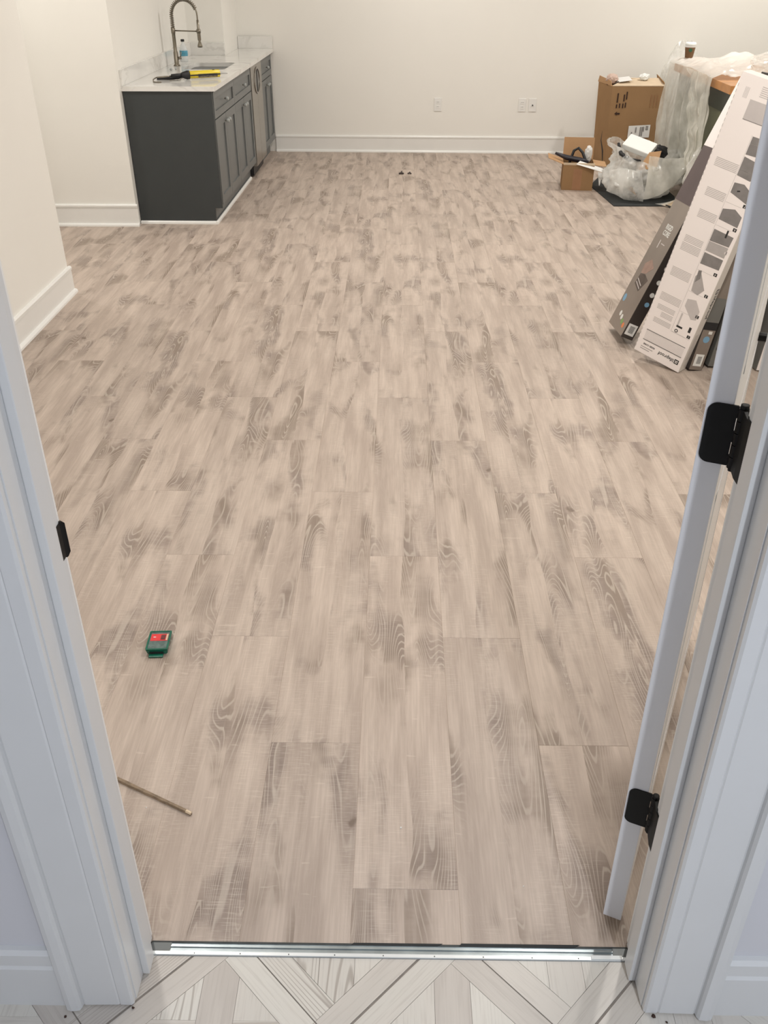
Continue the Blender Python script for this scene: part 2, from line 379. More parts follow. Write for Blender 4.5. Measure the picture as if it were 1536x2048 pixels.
for nm,x0,x1,side in (('baseboard_hall_left',-1.4,-.609,'left'),('baseboard_hall_right',.583,1.4,'right')):
    bm = bmesh.new(); extrude_profile(bm, HB, (x0,.907,0), (x1,.907,0), (0,-1,0)); struct(done(nm, bm, M_HTRIM), 'hall baseboard %s of the doorway'%side, 'baseboard')

# door frame: jambs with stops, casings
XL, XR = -.480, .460
jm = []
for s,xf in ((-1,XL),(1,XR)):
    bm = bmesh.new(); bx(bm, min(xf,xf+s*.018), .907, 0, max(xf,xf+s*.018), 1.026, 2.05)
    j = done('trim_1' if s<0 else 'trim_2', bm, M_HTRIM)
    box('door_stop', (min(xf,xf-s*.013), .953, 0), (max(xf,xf-s*.013), .989, 2.04), M_HTRIM, j, bev=.002)
    struct(j, 'white jamb with stop on the %s of the doorway'%('left' if s<0 else 'right'), 'door frame'); jm.append(j)
j = box('trim_3', (XL-.018,.907,2.05), (XR+.018,1.026,2.068), M_HTRIM); struct(j, 'head jamb above the doorway', 'door frame')
CAS = [(0,0),(0,.010),(.004,.0135),(.024,.0135),(.0265,.0115),(.029,.0135),(.090,.0150),(.0935,.0135),(.0945,.020),(.098,.026),(.112,.0275),(.121,.0255),(.1245,.018),(.1255,0)]
for s,xf,nm in ((-1,XL-.002,'trim_4'),(1,XR+.002,'trim_5')):
    bm = bmesh.new(); prism(bm, [(xf+s*d, .907-t) for d,t in CAS], 0, 2.17 )
    struct(done(nm, bm, M_HTRIM), 'white moulded casing on the %s of the doorway, hall side'%('left' if s<0 else 'right'), 'door frame')
    bm = bmesh.new(); prism(bm, [(xf+s*d, 1.026+t*.9) for d,t in CAS], 0, 2.17)
    struct(done('trim_6' if s<0 else 'trim_7', bm, M_TRIM), 'casing on the %s of the doorway, room side'%('left' if s<0 else 'right'), 'door frame')
LEAN = .009                                          # the old frame stands a touch out of plumb, both legs leaning inwards
for o in COL.objects:
    if o.name in ('trim_1','trim_4','trim_6'): o.rotation_euler.y = LEAN
    if o.name in ('trim_2','trim_5','trim_7'): o.rotation_euler.y = -LEAN
# strike plate on the left jamb
t = empty('strike_plate', (XL+LEAN*.960,1.01,.960), rot=(0,LEAN,0)); tag(t, 'thin black strike plate on the left door jamb', 'strike plate')
bm = bmesh.new(); bx(bm, 0,.001,-.028, .0016,.0165,.028, bev=.0005); done('plate', bm, M_BLACK, t)
bm = bmesh.new()
prof = [(0.0,.0165),(.0008,.020),(.0036,.0235),(.0058,.0228),(.0032,.0185),(.0016,.0150)]
lo = [bm.verts.new((x,y,-.030+ .006*(i in (2,3)))) for i,(x,y) in enumerate(prof)]; hi = [bm.verts.new((x,y,.030-.006*(i in (2,3)))) for i,(x,y) in enumerate(prof)]
for i in range(6): bm.faces.new([lo[i],lo[(i+1)%6],hi[(i+1)%6],hi[i]])
bm.faces.new(lo[::-1]); bm.faces.new(hi); done('lip', bm, M_BLACK, t)

# ---- open door: hinge edge faces the hall
ANG = RC(-23.6)                                  # direction of the leaf, turned from +y
dm = Matrix.Rotation(-.009, 4, 'Y') @ Matrix.Translation((.4545,1.068,0)) @ Matrix.Rotation(ANG, 4, 'Z')   # local x = across the edge (right edge at 0), y = along the leaf
door = empty('door_1'); door.matrix_world = dm
struct(door, 'white door standing open into the room, seen on its hinge edge', 'door')
DW, DT = .90, .0355
bm = bmesh.new(); bx(bm, -DT,0,.014, 0,DW,2.045, bev=.0015); slab = done('door_slab', bm, M_DOOR, door)
for z0,z1 in ((.25,.95),(1.15,1.90)):            # recessed panels on both faces
    for x0,x1 in ((-DT-.001,-DT+.0001),(-.0001,.001)):
        bm = bmesh.new()
        for a,b in (((.11,z0),(.79,z0+.012)),((.11,z1-.012),(.79,z1)),((.11,z0),(.122,z1)),((.778,z0),(.79,z1))): bx(bm, x0,a[0],a[1], x1,b[0],b[1])
        done('panel_molding', bm, M_DOOR, door)
for sx,nm in ((.03,1),(-DT-.03,-1)):
    bm = bmesh.new(); tube(bm, [(0 if nm>0 else -DT,.83,.95),(sx,.83,.95)], .01, 10); tube(bm, [(sx,.83,.95),(sx,.72,.95)], .009, 10); done('lever_handle', bm, M_BLACK, door)
def hinge(z):
    h = box('hinge', (-DT+.004,-.0022,z-.045), (.002,.0001,z+.045), M_BLACK, door)
    bpy.data.objects.remove(h)
    bm = bmesh.new()                              # door leaf with rounded corners, lying on the edge
    pts = []; r = .013; x0,x1,z0,z1 = -DT+.0035,.006,z-.0445,z+.0445
    for k in range(7):
        a = math.pi/2+ k*math.pi/12; pts.append((x0+r+r*math.cos(a), z1-r+r*math.sin(a)))
    for k in range(7):
        a = math.pi + k*math.pi/12; pts.append((x0+r+r*math.cos(a), z0+r+r*math.sin(a)))
    pts += [(x1,z0),(x1,z1)]
    f = [bm.verts.new((p[0],-.0024,p[1])) for p in pts]; b_ = [bm.verts.new((p[0],.0002,p[1])) for p in pts]; n = len(pts)
    bm.faces.new(f); bm.faces.new(b_[::-1])
    for i in range(n): bm.faces.new([f[i],f[(i+1)%n],b_[(i+1)%n],b_[i]])
    h = done('hinge', bm, M_BLACK, door); h['label'] = 'black butt hinge'
    px, py = .0135, -.0065                          # pin axis in door space
    for k in range(5):
        a = z-.0445+k*.0178; bm = bmesh.new(); tube(bm, [(px,py,a+.0006),(px,py,a+.0172)], .0068, 12); done('knuckle', bm, M_BLACK, h)
    bm = bmesh.new(); tube(bm, [(px,py,z-.0485),(px,py,z+.0495),(px,py,z+.0500)], [.0045,.0058,.004], 10); done('hinge_pin', bm, M_BLACK, h)
    bm = bmesh.new()
    for k in (0,2,4):
        a = z-.0445+k*.0178; bx(bm, .004,-.0030,a+.0006, px,-.0004,a+.0172)
    for k in (1,3):
        pass
    done('leaf_tab', bm, M_BLACK, h)
    # jamb leaf: from the pin back onto the jamb face (world coordinates brought into door space)
    DM0 = Matrix.Translation((.4545,1.068,0)) @ Matrix.Rotation(ANG, 4, 'Z'); inv = DM0.inverted(); P = DM0 @ Vector((px,py,0)); bm = bmesh.new()
    a = P+Vector((.002,-.004,0)); q = [Vector((XR+.0002,1.026,0)), Vector((XR+.0002,.990,0)), Vector((XR-.0026,.990,0)), Vector((XR-.0026,1.028,0)), Vector((P.x-.003,P.y-.004,0)), Vector((P.x+.003,P.y-.001,0))]
    q = [q[0],q[1],q[2],q[3],q[4],q[5]]
    lo = [bm.verts.new(inv @ (v+Vector((0,0,z-.0445)))) for v in q]; hi = [bm.verts.new(inv @ (v+Vector((0,0,z+.0445)))) for v in q]
    for i in range(6): bm.faces.new([lo[i],lo[(i+1)%6],hi[(i+1)%6],hi[i]])
    bm.faces.new(lo[::-1]); bm.faces.new(hi); done('jamb_leaf', bm, M_BLACK, h)
for z in (.350,1.106,1.80): hinge(z)

# ---- wood floor: every plank
PW, PL, PX0, PY0 = .221, 1.209, -.0863, 1.14486
fl = box('floor', (-3.7,1.012,-.03), (3.62,9.3,-.0021), M_SUB); struct(fl, 'grey oak vinyl plank floor of the room', 'floor')
def plank_mesh(x0,x1,y0,y1):
    bm = bmesh.new(); c = .0008; d = .0007
    o = [bm.verts.new(p) for p in ((x0,y0,-d),(x1,y0,-d),(x1,y1,-d),(x0,y1,-d))]
    t_ = [bm.verts.new(p) for p in ((x0+c,y0+c,0),(x1-c,y0+c,0),(x1-c,y1-c,0),(x0+c,y1-c,0))]
    b_ = [bm.verts.new(p) for p in ((x0,y0,-.002),(x1,y0,-.002),(x1,y1,-.002),(x0,y1,-.002))]
    bm.faces.new(t_)
    for i in range(4):
        bm.faces.new([o[i],o[(i+1)%4],t_[(i+1)%4],t_[i]]); bm.faces.new([b_[i],b_[(i+1)%4],o[(i+1)%4],o[i]])
    bmesh.ops.recalc_face_normals(bm, faces=bm.faces)
    me = bpy.data.meshes.new('plank'); bm.to_mesh(me); bm.free(); me.materials.append(M_FLOOR); return me
full = plank_mesh(0,PW,0,PL)
prints = [1.3,2.9,4.1,5.7,7.2,8.8,10.4,11.9,13.3,14.6,16.1,17.7]
last = {}
for i in range(-17,17):
    x0 = PX0+PW*i
    if x0+PW < -3.68 or x0 > 3.6: continue
    ph = (PY0-PL*i/3.0)
    n0 = math.floor((1.022-ph)/PL)
    for n in range(n0, n0+9):
        y0 = ph+PL*n; ya, yb = max(y0,1.022), min(y0+PL,9.29)
        if yb-ya < .02: continue
        if x0+PW < -2.02 and (yb < 4.95 or ya > 6.5): continue        # behind the left walls
        if x0 > 2.1 and yb < 4.8: continue                             # behind the right wall
        if x0+PW < -1.95 and ya > 6.5: continue
        me = full if (ya == y0 and yb == y0+PL) else plank_mesh(0,PW,ya-y0,yb-y0)
        p = link('plank', me, None, fl); p.location = (x0,y0,0)
        if me is full and random.random() < 0: p.rotation_euler = (0,0,math.pi)
        ch = [s for s in prints if s not in (last.get((i-1,n)), last.get((i,n-1)), last.get((i-1,n-1)))]
        s = random.choice(ch); last[(i,n)] = s; p['seed'] = s

# ---- hall tile floor: 12 inch tiles laid on the diagonal, wood strips pressed into each
hf = box('floor', (-1.4,-2.0,-.03), (1.4,.9935,-.0015), M_GROUT); struct(hf, 'pale wood-look tile floor of the hall', 'floor')
rnd = random.Random(3)
def tile(cs, ss):
    """tile centred at c=y-x, s=y+x"""
    S = .4385/2; C = Vector(((ss-cs)/2, (ss+cs)/2)); ex = Vector((1,1)).normalized(); ey = Vector((-1,1)).normalized()
    hs = .4385/math.sqrt(2)/2; g = .0012; bw = .0485; hi = hs-bw; hs2 = hs-g
    W2 = lambda u,v: C+ex*u+ey*v                         # tile frame -> world
    pieces = []                                           # polygon, grain direction
    k = .0003
    # four edge strips, lapped pinwheel-fashion on opposite sides
    pieces.append(([(-hs2,-hs2),(hs2,-hs2),(hs2,-hi-k),(-hs2,-hi-k)], ex))
    pieces.append(([(-hs2,hi+k),(hs2,hi+k),(hs2,hs2),(-hs2,hs2)], ex))
    pieces.append(([(-hs2,-hi+k),(-hi-k,-hi+k),(-hi-k,hi-k),(-hs2,hi-k)], ey))
    pieces.append(([(hi+k,-hi+k),(hs2,-hi+k),(hs2,hi-k),(hi+k,hi-k)], ey))
    polys = [([W2(*p) for p in pl], d) for pl,d in pieces]
    # interior diamond |dx|+|dy| <= R cut by a vertical column and a bar
    R = (hi-k)*math.sqrt(2); cw = .034
    def dia(pts): return [C+Vector(p) for p in pts]
    polys.append((dia([(-cw+k,-(R-cw)),(0,-R),(cw-k,-(R-cw)),(cw-k,R-cw),(0,R),(-cw+k,R-cw)]), Vector((0,1))))
    for s in (-1,1):
        bar = [(s*(cw+k),-cw),(s*(R-cw),-cw),(s*R,0),(s*(R-cw),cw),(s*(cw+k),cw)]
        polys.append((dia(bar if s>0 else bar[::-1]), Vector((1,0))))
        for q in (-1,1):
            tri = [(s*(cw+k),q*(cw+k)),(s*(R-cw-2*k),q*(cw+k)),(s*(cw+k),q*(R-cw-2*k))]
            polys.append((dia(tri if s*q>0 else tri[::-1]), Vector((0,1))))
    ys = [p.y for pl,_ in polys for p in pl]; xs = [p.x for pl,_ in polys for p in pl]
    if max(ys) < -1.99 or max(xs) < -1.39 or min(xs) > 1.39 or min(ys) > .99: return
    bm = bmesh.new(); tone = bm.faces.layers.float.new('tone_f'); uvl = bm.loops.layers.uv.new('grain')
    for pl,d in polys:
        f = bm.faces.new([bm.verts.new((p.x,p.y,0)) for p in pl])
        if f.normal.z == 0: f.normal_update()
        f.normal_update()
        if f.normal.z < 0: f.normal_flip()
    for (lo_,no_) in (((0,.9925,0),(0,1,0)),((-1.4,0,0),(-1,0,0)),((1.4,0,0),(1,0,0)),((0,-2,0),(0,-1,0))):
        bmesh.ops.bisect_plane(bm, geom=bm.verts[:]+bm.edges[:]+bm.faces[:], plane_co=lo_, plane_no=no_, clear_outer=True)
    if not bm.faces: bm.free(); return
    # attributes
    fs = list(bm.faces)
    def owner(c):
        best = 0
        for i,(pl,d) in enumerate(polys):
            ins = True; n = len(pl); sg = 0
            for a in range(n):
                e = pl[(a+1)%n]-pl[a]; w_ = c-pl[a]; cr = e.x*w_.y-e.y*w_.x
                if abs(cr) < 1e-9: continue
                if sg == 0: sg = 1 if cr > 0 else -1
                elif (cr > 0) != (sg > 0): ins = False; break
            if ins: return i
        return best
    tv = [rnd.uniform(0,1) for _ in polys]
    for i in (5+1-1, ): tv[4] = rnd.uniform(0,.7)
    for i in range(6,len(tv)): tv[i] = rnd.uniform(.55,1.)
    off = [(rnd.uniform(0,40),rnd.uniform(0,40)) for _ in polys]
    for f in fs:
        cc = f.calc_center_median(); i = owner(Vector((cc.x,cc.y))); d = polys[i][1]; pd = Vector((d.y,-d.x))
        f[tone] = tv[i]
        for lp in f.loops:
            q = Vector((lp.vert.co.x,lp.vert.co.y)); lp[uvl].uv = (q.dot(pd)+off[i][0], q.dot(d)+off[i][1])
    r = bmesh.ops.extrude_face_region(bm, geom=fs)
    for v in [e for e in r['geom'] if isinstance(e, bmesh.types.BMVert)]: v.co.z = -.0012
    for f in bm.faces: f.normal_update()
    bmesh.ops.recalc_face_normals(bm, faces=bm.faces)
    me = bpy.data.meshes.new('floor_tile'); bm.to_mesh(me); bm.free(); me.materials.append(M_TILE)
    at = me.attributes.new('tone','FLOAT','FACE'); src = me.attributes['tone_f']
    vals = [0.]*len(me.polygons); src.data.foreach_get('value', vals); me.attributes['tone'].data.foreach_set('value', vals)
    link('floor_tile', me, None, hf)
for a in range(-9,6):
    for b in range(-9,6):
        tile(1.164+.4415*a, .9455+.4385*b)

# ---- metal threshold
t = empty('threshold', (0,0,0)); tag(t, 'bare metal threshold track across the doorway', 'threshold')
x0,x1 = XL+.001, XR-.001
box('white_edge', (x0,.9935,-.004), (x1,1.0005,.0035), M_ALU_L, t, bev=.0006)
bm = bmesh.new()
prof = [(1.0007,-.001),(1.0007,.0030),(1.003,.0030),(1.0045,.0010),(1.0085,.0008),(1.0098,.0034),(1.0125,.0034),(1.0137,.0008),(1.0165,.0008),(1.0175,.0022),(1.0185,-.001)]
lo = [bm.verts.new((x0+.04,y,z)) for y,z in prof]; hi = [bm.verts.new((x1-.03,y,z)) for y,z in prof]
for i in range(len(prof)): bm.faces.new([lo[i],lo[(i+1)%len(prof)],hi[(i+1)%len(prof)],hi[i]])
bm.faces.new(lo[::-1]); bm.faces.new(hi); done('metal_track', bm, M_ALU, t)
M_GREYT = mat('dark_grey_track', (.12,.13,.13), rough=.4, metal=.3, var=.1)
for a,b in ((x0,x0+.04),(x1-.03,x1)): box('end_piece', (a,1.0007,-.001), (b,1.0185,.002), M_GREYT, t)
box('gap_shade', (x0,1.0187,-.001), (x1,1.0225,.0012), mat('dark_gap_shade', (.05,.055,.055), rough=.7, var=.3, vscale=30), t)  # dark strip standing in for the shaded gap behind the track
for x in (-.39,-.30,-.205,-.115,-.02,.08,.175,.27,.36):
    bm = bmesh.new(); lathe(bm, [(.0014,.0034),(.0012,.0041),(.0004,.0043)], 8, (x,.9965)); done('nail_head', bm, M_GREYT, t)
for a,b,w_ in ((-.085,.085,.0045),(.128,.355,.006)):
    bm = bmesh.new(); prism(bm, [(a,1.0175),(b,1.0190),(b+.012,1.0190+w_),(a+.006,1.0188+w_)], .0012, .0022)
    done('underlay_flap', bm, M_MATB, t)
tag(box('white_clip', (.385,.9945,.0042), (.445,1.0025,.0055), M_FOAM, bev=.0004), 'small white clip on the right end of the metal threshold', 'clip')

# ---- crumbs of grout and dirt at the casing feet
for i,(x,y,r) in enumerate(((.480,.889,.0045),(.558,.868,.004),(.501,.878,.0028),(-.483,.8895,.0035),(-.604,.872,.003))):
    bm = bmesh.new(); bmesh.ops.create_icosphere(bm, subdivisions=1, radius=r)
    for v in bm.verts: v.co *= rnd.uniform(.6,1.2); v.co.z = max(v.co.z*.5+.002,0)
    o = done('dirt_crumb', bm, M_INK); o.location = (x,y,0)
    tag(o, ['dark dirt crumb at the inner foot of the right casing','dark dirt crumb on the tile in front of the right casing','tiny dark crumb between the crumbs under the right casing','dark dirt crumb at the inner foot of the left casing','tiny dark crumb at the outer foot of the left casing'][i], 'dirt', 'crumbs at the casing feet')

# ================================================================ outlets on the back wall
def outlet(xc, zc, kind, label):
    t = empty('outlet_plate'); t.matrix_world = back @ Matrix.Translation((xc,0,zc)); tag(t, label, 'outlet', 'outlet plates on the back wall')
    box('cover_plate', (-.036,-.006,-.058), (.036,-.0002,.058), M_TRIM, t, bev=.003)
    if kind == 'duplex':
        for z in (-.02,.02):
            r = box('receptacle', (-.016,-.0082,z-.014), (.016,-.0061,z+.014), M_TRIM, t, bev=.001)
            for x in (-.006,.006): box('slot', (x-.0012,-.0086,z-.001), (x+.0012,-.0083,z+.007), M_BLACKP, r)
    else:
        bm = bmesh.new(); tube(bm, [(0,-.0061,0),(0,-.016,0)], .006, 10); done('coax_socket', bm, M_BLACKP, t)
def onback(x): return (x+1.236)/math.cos(T_B)
outlet(onback(.366), .428, 'duplex', 'white outlet plate alone in the middle of the back wall')
outlet(onback(1.165), .428, 'duplex', 'white outlet plate, left one of the close pair on the back wall')
outlet(onback(1.262), .428, 'coax', 'white plate with one dark socket, right one of the close pair on the back wall')

# ================================================================ kitchenette
def kempty(name, label, cat, group=None):
    t = empty(name); t.matrix_world = kit; tag(t, label, cat, group); return t
CT, CB = .902, .872
def knob(parent, x, y, z):
    bm = bmesh.new(); tube(bm, [(x,y,z),(x+.010,y,z)], .005, 8); s = done('knob', bm, M_NICKEL, parent)
    bm = bmesh.new(); tube(bm, [(x+.008,y,z),(x+.012,y,z),(x+.026,y,z),(x+.030,y,z)], [.007,.012,.0135,.008], 8); done('knob_head', bm, M_GLASSK, s)
def shaker(name, parent, y0,y1,z0,z1, fw=.055, kn=None):
    bm = bmesh.new(); g = .0018; y0+=g; y1-=g; z0+=g; z1-=g; T = .020
    bx(bm, -T,y0,z0, 0,y0+fw,z1); bx(bm, -T,y1-fw,z0, 0,y1,z1); bx(bm, -T,y0+fw,z0, 0,y1-fw,z0+fw); bx(bm, -T,y0+fw,z1-fw, 0,y1-fw,z1)
    d = done(name, bm, M_CAB, parent)
    box('recessed_panel', (-T,y0+fw,z0+fw), (-.010,y1-fw,z1-fw), M_CAB, d)
    if kn: knob(d, 0, kn[0], kn[1])
    return d
def cabinet(y0, y1, label, xb=-.60, group='grey base cabinets in the run'):
    t = kempty('base_cabinet', label, 'cabinet', group)
    bm = bmesh.new(); bx(bm, xb,y0+.001,.11, -.021,y1-.001,CB-.001); done('cabinet_box', bm, M_CAB, t)
    bm = bmesh.new(); bx(bm, xb,y0+.001,.0, -.060,y1-.001,.11); done('toe_kick', bm, M_CAB, t)
    shaker('drawer', t, y0,y1,.690,.862, .045, ((y0+y1)/2,.775))
    ym = (y0+y1)/2
    shaker('cabinet_door', t, y0,ym,.125,.686, .055, (ym-.035,.635))
    shaker('cabinet_door', t, ym,y1,.125,.686, .055, (ym+.035,.635))
    return t
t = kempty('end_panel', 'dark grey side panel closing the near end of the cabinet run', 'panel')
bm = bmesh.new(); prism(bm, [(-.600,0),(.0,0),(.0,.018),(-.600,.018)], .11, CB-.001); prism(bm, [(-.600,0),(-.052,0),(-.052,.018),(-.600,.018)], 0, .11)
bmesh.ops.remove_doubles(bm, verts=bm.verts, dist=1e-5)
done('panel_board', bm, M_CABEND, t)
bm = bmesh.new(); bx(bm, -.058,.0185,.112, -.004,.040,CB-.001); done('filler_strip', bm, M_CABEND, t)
SH2 = [(0,0),(.014,0),(.013,.012),(.006,.020),(0,.021)]
bm = bmesh.new(); extrude_profile(bm, SH2, (-.600,0,0), (-.038,0,0), (0,-1,0)); done('shoe_molding', bm, M_TRIM, t)
bm = bmesh.new(); extrude_profile(bm, SH2, (-.052,-.014,0), (-.052,1.50,0), (1,0,0)); sh = done('shoe_molding', bm, M_TRIM, t)
cabinet(.041,.800, 'grey cabinet with drawer and two doors, nearest in the run')
cabinet(.800,1.560, 'grey cabinet with drawer and two doors, just before the drinks cooler')
cabinet(2.125,2.745, 'grey cabinet with drawer and two doors in the far corner', xb=-.285)
t = kempty('drinks_cooler', 'grey steel drinks cooler with a round dark window in the cabinet run', 'appliance')
bm = bmesh.new(); bx(bm, -.58,1.566,.012, -.045,2.118,CB-.003); done('cooler_body', bm, M_BLACKP, t)
for a,b in ((1.572,1.84),(1.846,2.112)):
    box('cooler_door', (-.044,a,.09), (.006,b,.865), M_STEEL, t, bev=.002)
bm = bmesh.new()
C0 = Vector((.0065,1.843,.735)); R1,R2 = .090,.104; n = 36
rings = []
for r,x in ((R1,.0),(R1,.007),(R2,.007),(R2,.0)):
    rings.append([bm.verts.new((C0.x+x, C0.y+r*1.35*math.cos(2*math.pi*k/n), C0.z+r*math.sin(2*math.pi*k/n))) for k in range(n)])
for i in range(4):
    a,b = rings[i],rings[(i+1)%4]
    for k in range(n): bm.faces.new([a[k],a[(k+1)%n],b[(k+1)%n],b[k]])
done('window_ring', bm, M_STEEL, t)
bm = bmesh.new(); vs = [bm.verts.new((C0.x+.002, C0.y+R1*1.36*math.cos(2*math.pi*k/n), C0.z+R1*math.sin(2*math.pi*k/n))) for k in range(n)]
f = bm.faces.new(vs); r = bmesh.ops.extrude_face_region(bm, geom=[f])
for v in [e for e in r['geom'] if isinstance(e,bmesh.types.BMVert)]: v.co.x -= .0018
done('window_glass', bm, M_DARKGL, t)
box('window_bar', (C0.x+.002,1.839,C0.z-R1), (C0.x+.005,1.847,C0.z+R1), M_BLACKP, t)
box('kick_grille', (-.05,1.574,.014), (-.030,2.11,.085), M_BLACKP, t, bev=.002)
# countertop with sink cut-out (local frame)
sk = (-.430,1.00,-.100,1.50)    # x0,y0,x1,y1
t = kempty('countertop', 'white quartz countertop with grey veins and a sink cut-out', 'countertop')
def rrect(x0,y0,x1,y1,r,n=6):
    pts = []
    for cx,cy,a0 in ((x1-r,y1-r,0),(x0+r,y1-r,90),(x0+r,y0+r,180),(x1-r,y0+r,270)):
        for k in range(n+1):
            a = RC(a0+90*k/n); pts.append((cx+r*math.cos(a), cy+r*math.sin(a)))
    return pts
outer = [(-.613,-.012),(.025,-.012),(.025,2.765),(-.298,2.765),(-.298,2.118),(-.613,2.118)]
hole = rrect(*sk, .045)
bm = bmesh.new(); es = []
for ring in (outer, hole):
    vs = [bm.verts.new((p[0],p[1],CT)) for p in ring]
    es += [bm.edges.new((vs[i],vs[(i+1)%len(vs)])) for i in range(len(vs))]
bmesh.ops.triangle_fill(bm, edges=es, use_beauty=True)
fs = [f for f in bm.faces]
inh = [f for f in fs if sk[0]+.02<f.calc_center_median().x<sk[2]-.02 and sk[1]+.02<f.calc_center_median().y<sk[3]-.02 and all(sk[0]-.001<=v.co.x<=sk[2]+.001 and sk[1]-.001<=v.co.y<=sk[3]+.001 for v in f.verts)]
if inh: bmesh.ops.delete(bm, geom=inh, context='FACES')
r = bmesh.ops.extrude_face_region(bm, geom=list(bm.faces))
for v in [e for e in r['geom'] if isinstance(e,bmesh.types.BMVert)]: v.co.z = CB
done('slab', bm, M_QUARTZ, t)
BSH = .100
for i,(a,b) in enumerate((((-.614,-.012),(-.594,2.098)),((-.614,2.099),(-.299,2.119)),((-.297,2.746),(.024,2.764)))):
    box('backsplash', (a[0],a[1],CT+.0003), (b[0],b[1],CT+BSH), M_QUARTZ, t, bev=.001)
# sink bowl
t = kempty('sink', 'undermount steel sink bowl set in the white countertop', 'sink')
bm = bmesh.new(); top = rrect(sk[0]-.004,sk[1]-.004,sk[2]+.004,sk[3]+.004,.048); bot = rrect(sk[0]+.012,sk[1]+.012,sk[2]-.012,sk[3]-.012,.05)
ot = rrect(sk[0]-.014,sk[1]-.014,sk[2]+.014,sk[3]+.014,.055); ob = rrect(sk[0]+.008,sk[1]+.008,sk[2]-.008,sk[3]-.008,.055)
rg = [[bm.verts.new((p[0],p[1],z)) for p in r_] for r_,z in ((ob,.688),(ot,CB-.0012),(top,CB-.0012),(bot,.700))]; n = len(top)
for a,b in zip(rg, rg[1:]):
    for k in range(n): bm.faces.new([a[k],a[(k+1)%n],b[(k+1)%n],b[k]])
bm.faces.new(rg[-1]); bm.faces.new(rg[0][::-1]); done('bowl', bm, M_SINK, t, smooth=False)
bm = bmesh.new(); lathe(bm, [(.045,.7002),(.045,.704),(.030,.705),(.028,.7015),(.004,.7012)], 20, ((sk[0]+sk[2])/2,(sk[1]+sk[3])/2)); done('drain', bm, M_STEEL, t)
# the bowl hangs through the cabinet: cut-out in the cabinet box is hidden by it

# faucet
FX, FY = -.520, 1.25
t = kempty('faucet', 'brushed nickel spring-neck faucet standing behind the sink', 'faucet')
Z0 = CT+.0003
bm = bmesh.new(); lathe(bm, [(.026,Z0),(.026,Z0+.006),(.018,Z0+.012),(.0175,Z0+.095),(.0135,Z0+.105),(.0135,Z0+.225),(.016,Z0+.228),(.016,Z0+.262),(.012,Z0+.266)], 18, (FX,FY)); done('body', bm, M_NICKEL, t, True)
zs = Z0+.262
span = .198; pts = []
for k in range(8): pts.append((FX,FY,zs+.085*k/8))
zc = zs+.085
for k in range(25):
    a = math.pi*(1-k/24.); pts.append((FX+span/2+span/2*math.cos(a), FY, zc+.108*math.sin(a)))
pts += [(FX+span,FY,zc-.02),(FX+span,FY,zc-.09)]
bm = bmesh.new(); tube(bm, pts, .0060, 8); hose = done('neck_hose', bm, M_NICKEL, t, True)
# spring coil round the hose
P = [Vector(p) for p in pts[:30]]; seg = [0]
for a,b in zip(P,P[1:]): seg.append(seg[-1]+(b-a).length)
Ltot = seg[-1]; turns = int(Ltot/.0125); coil = []
def along(s):
    for i in range(len(P)-1):
        if s <= seg[i+1] or i == len(P)-2:
            f_ = (s-seg[i])/(seg[i+1]-seg[i]); return P[i].lerp(P[i+1], f_), (P[i+1]-P[i]).normalized()
for k in range(turns*10+1):
    s = Ltot*k/(turns*10); p, tg = along(s); yv = Vector((0,1,0)); nv = tg.cross(yv); a = 2*math.pi*k/10
    coil.append(p+(yv*math.cos(a)+nv*math.sin(a))*.0130)
bm = bmesh.new(); tube(bm, coil, .0034, 6); done('spring', bm, M_NICKEL, t, True)
bm = bmesh.new(); lathe(bm, [(.0085,zc-.175),(.0190,zc-.205),(.0195,zc-.216),(.012,zc-.218)][::-1]+[(.0135,zc-.165),(.0135,zc-.100),(.010,zc-.085),(.009,zc-.03)], 16, (FX+span,FY)); done('spray_head', bm, M_NICKEL, t, True)
bm = bmesh.new(); tube(bm, [(FX,FY,Z0+.245),(FX+span,FY,Z0+.240)], .0048, 8); tube(bm, [(FX+span,FY,Z0+.228),(FX+span,FY,Z0+.254)], .0165, 14); done('support_arm', bm, M_NICKEL, t, True)
bm = bmesh.new(); tube(bm, [(FX+.014,FY,Z0+.055),(FX+.040,FY,Z0+.055)], .010, 10); tube(bm, [(FX+.034,FY,Z0+.055),(FX+.042,FY+.004,Z0+.10)], .0042, 8); done('lever', bm, M_NICKEL, t, True)

# water bottle behind the faucet
t = empty('water_bottle', kit @ Vector((-.530,1.56,CT+.0004))); tag(t, 'clear water bottle with a blue label, almost hidden behind the faucet', 'bottle')
bm = bmesh.new(); lathe(bm, [(.024,0),(.031,.004),(.032,.040),(.030,.050),(.032,.060),(.032,.085),(.024,.112),(.012,.135),(.0115,.146)], 20); done('bottle_body', bm, M_CLEAR, t, True)
bm = bmesh.new(); lathe(bm, [(.0325,.043),(.0327,.045),(.0327,.080),(.0325,.082)], 20); done('bottle_label', bm, M_LABELB, t, True)
bm = bmesh.new(); lathe(bm, [(.0150,.1465),(.0150,.160),(.013,.163)], 16); done('cap', bm, M_BLACKP, t, True)
for i,(x,y) in enumerate(((-.490,.93),(-.462,.965))):
    bm = bmesh.new(); bmesh.ops.create_icosphere(bm, subdivisions=1, radius=.012)
    for v in bm.verts: v.co *= rnd.uniform(.6,1.2); v.co.z = max(v.co.z+.008,0)
    o = done('plastic_scrap', bm, M_GLASSK); o.location = kit @ Vector((x,y,CT+.0003))
    tag(o, ['shiny plastic scrap on the counter, nearer the caulking gun','shiny plastic scrap on the counter, nearer the sink corner'][i], 'scrap', 'scraps beside the sink')

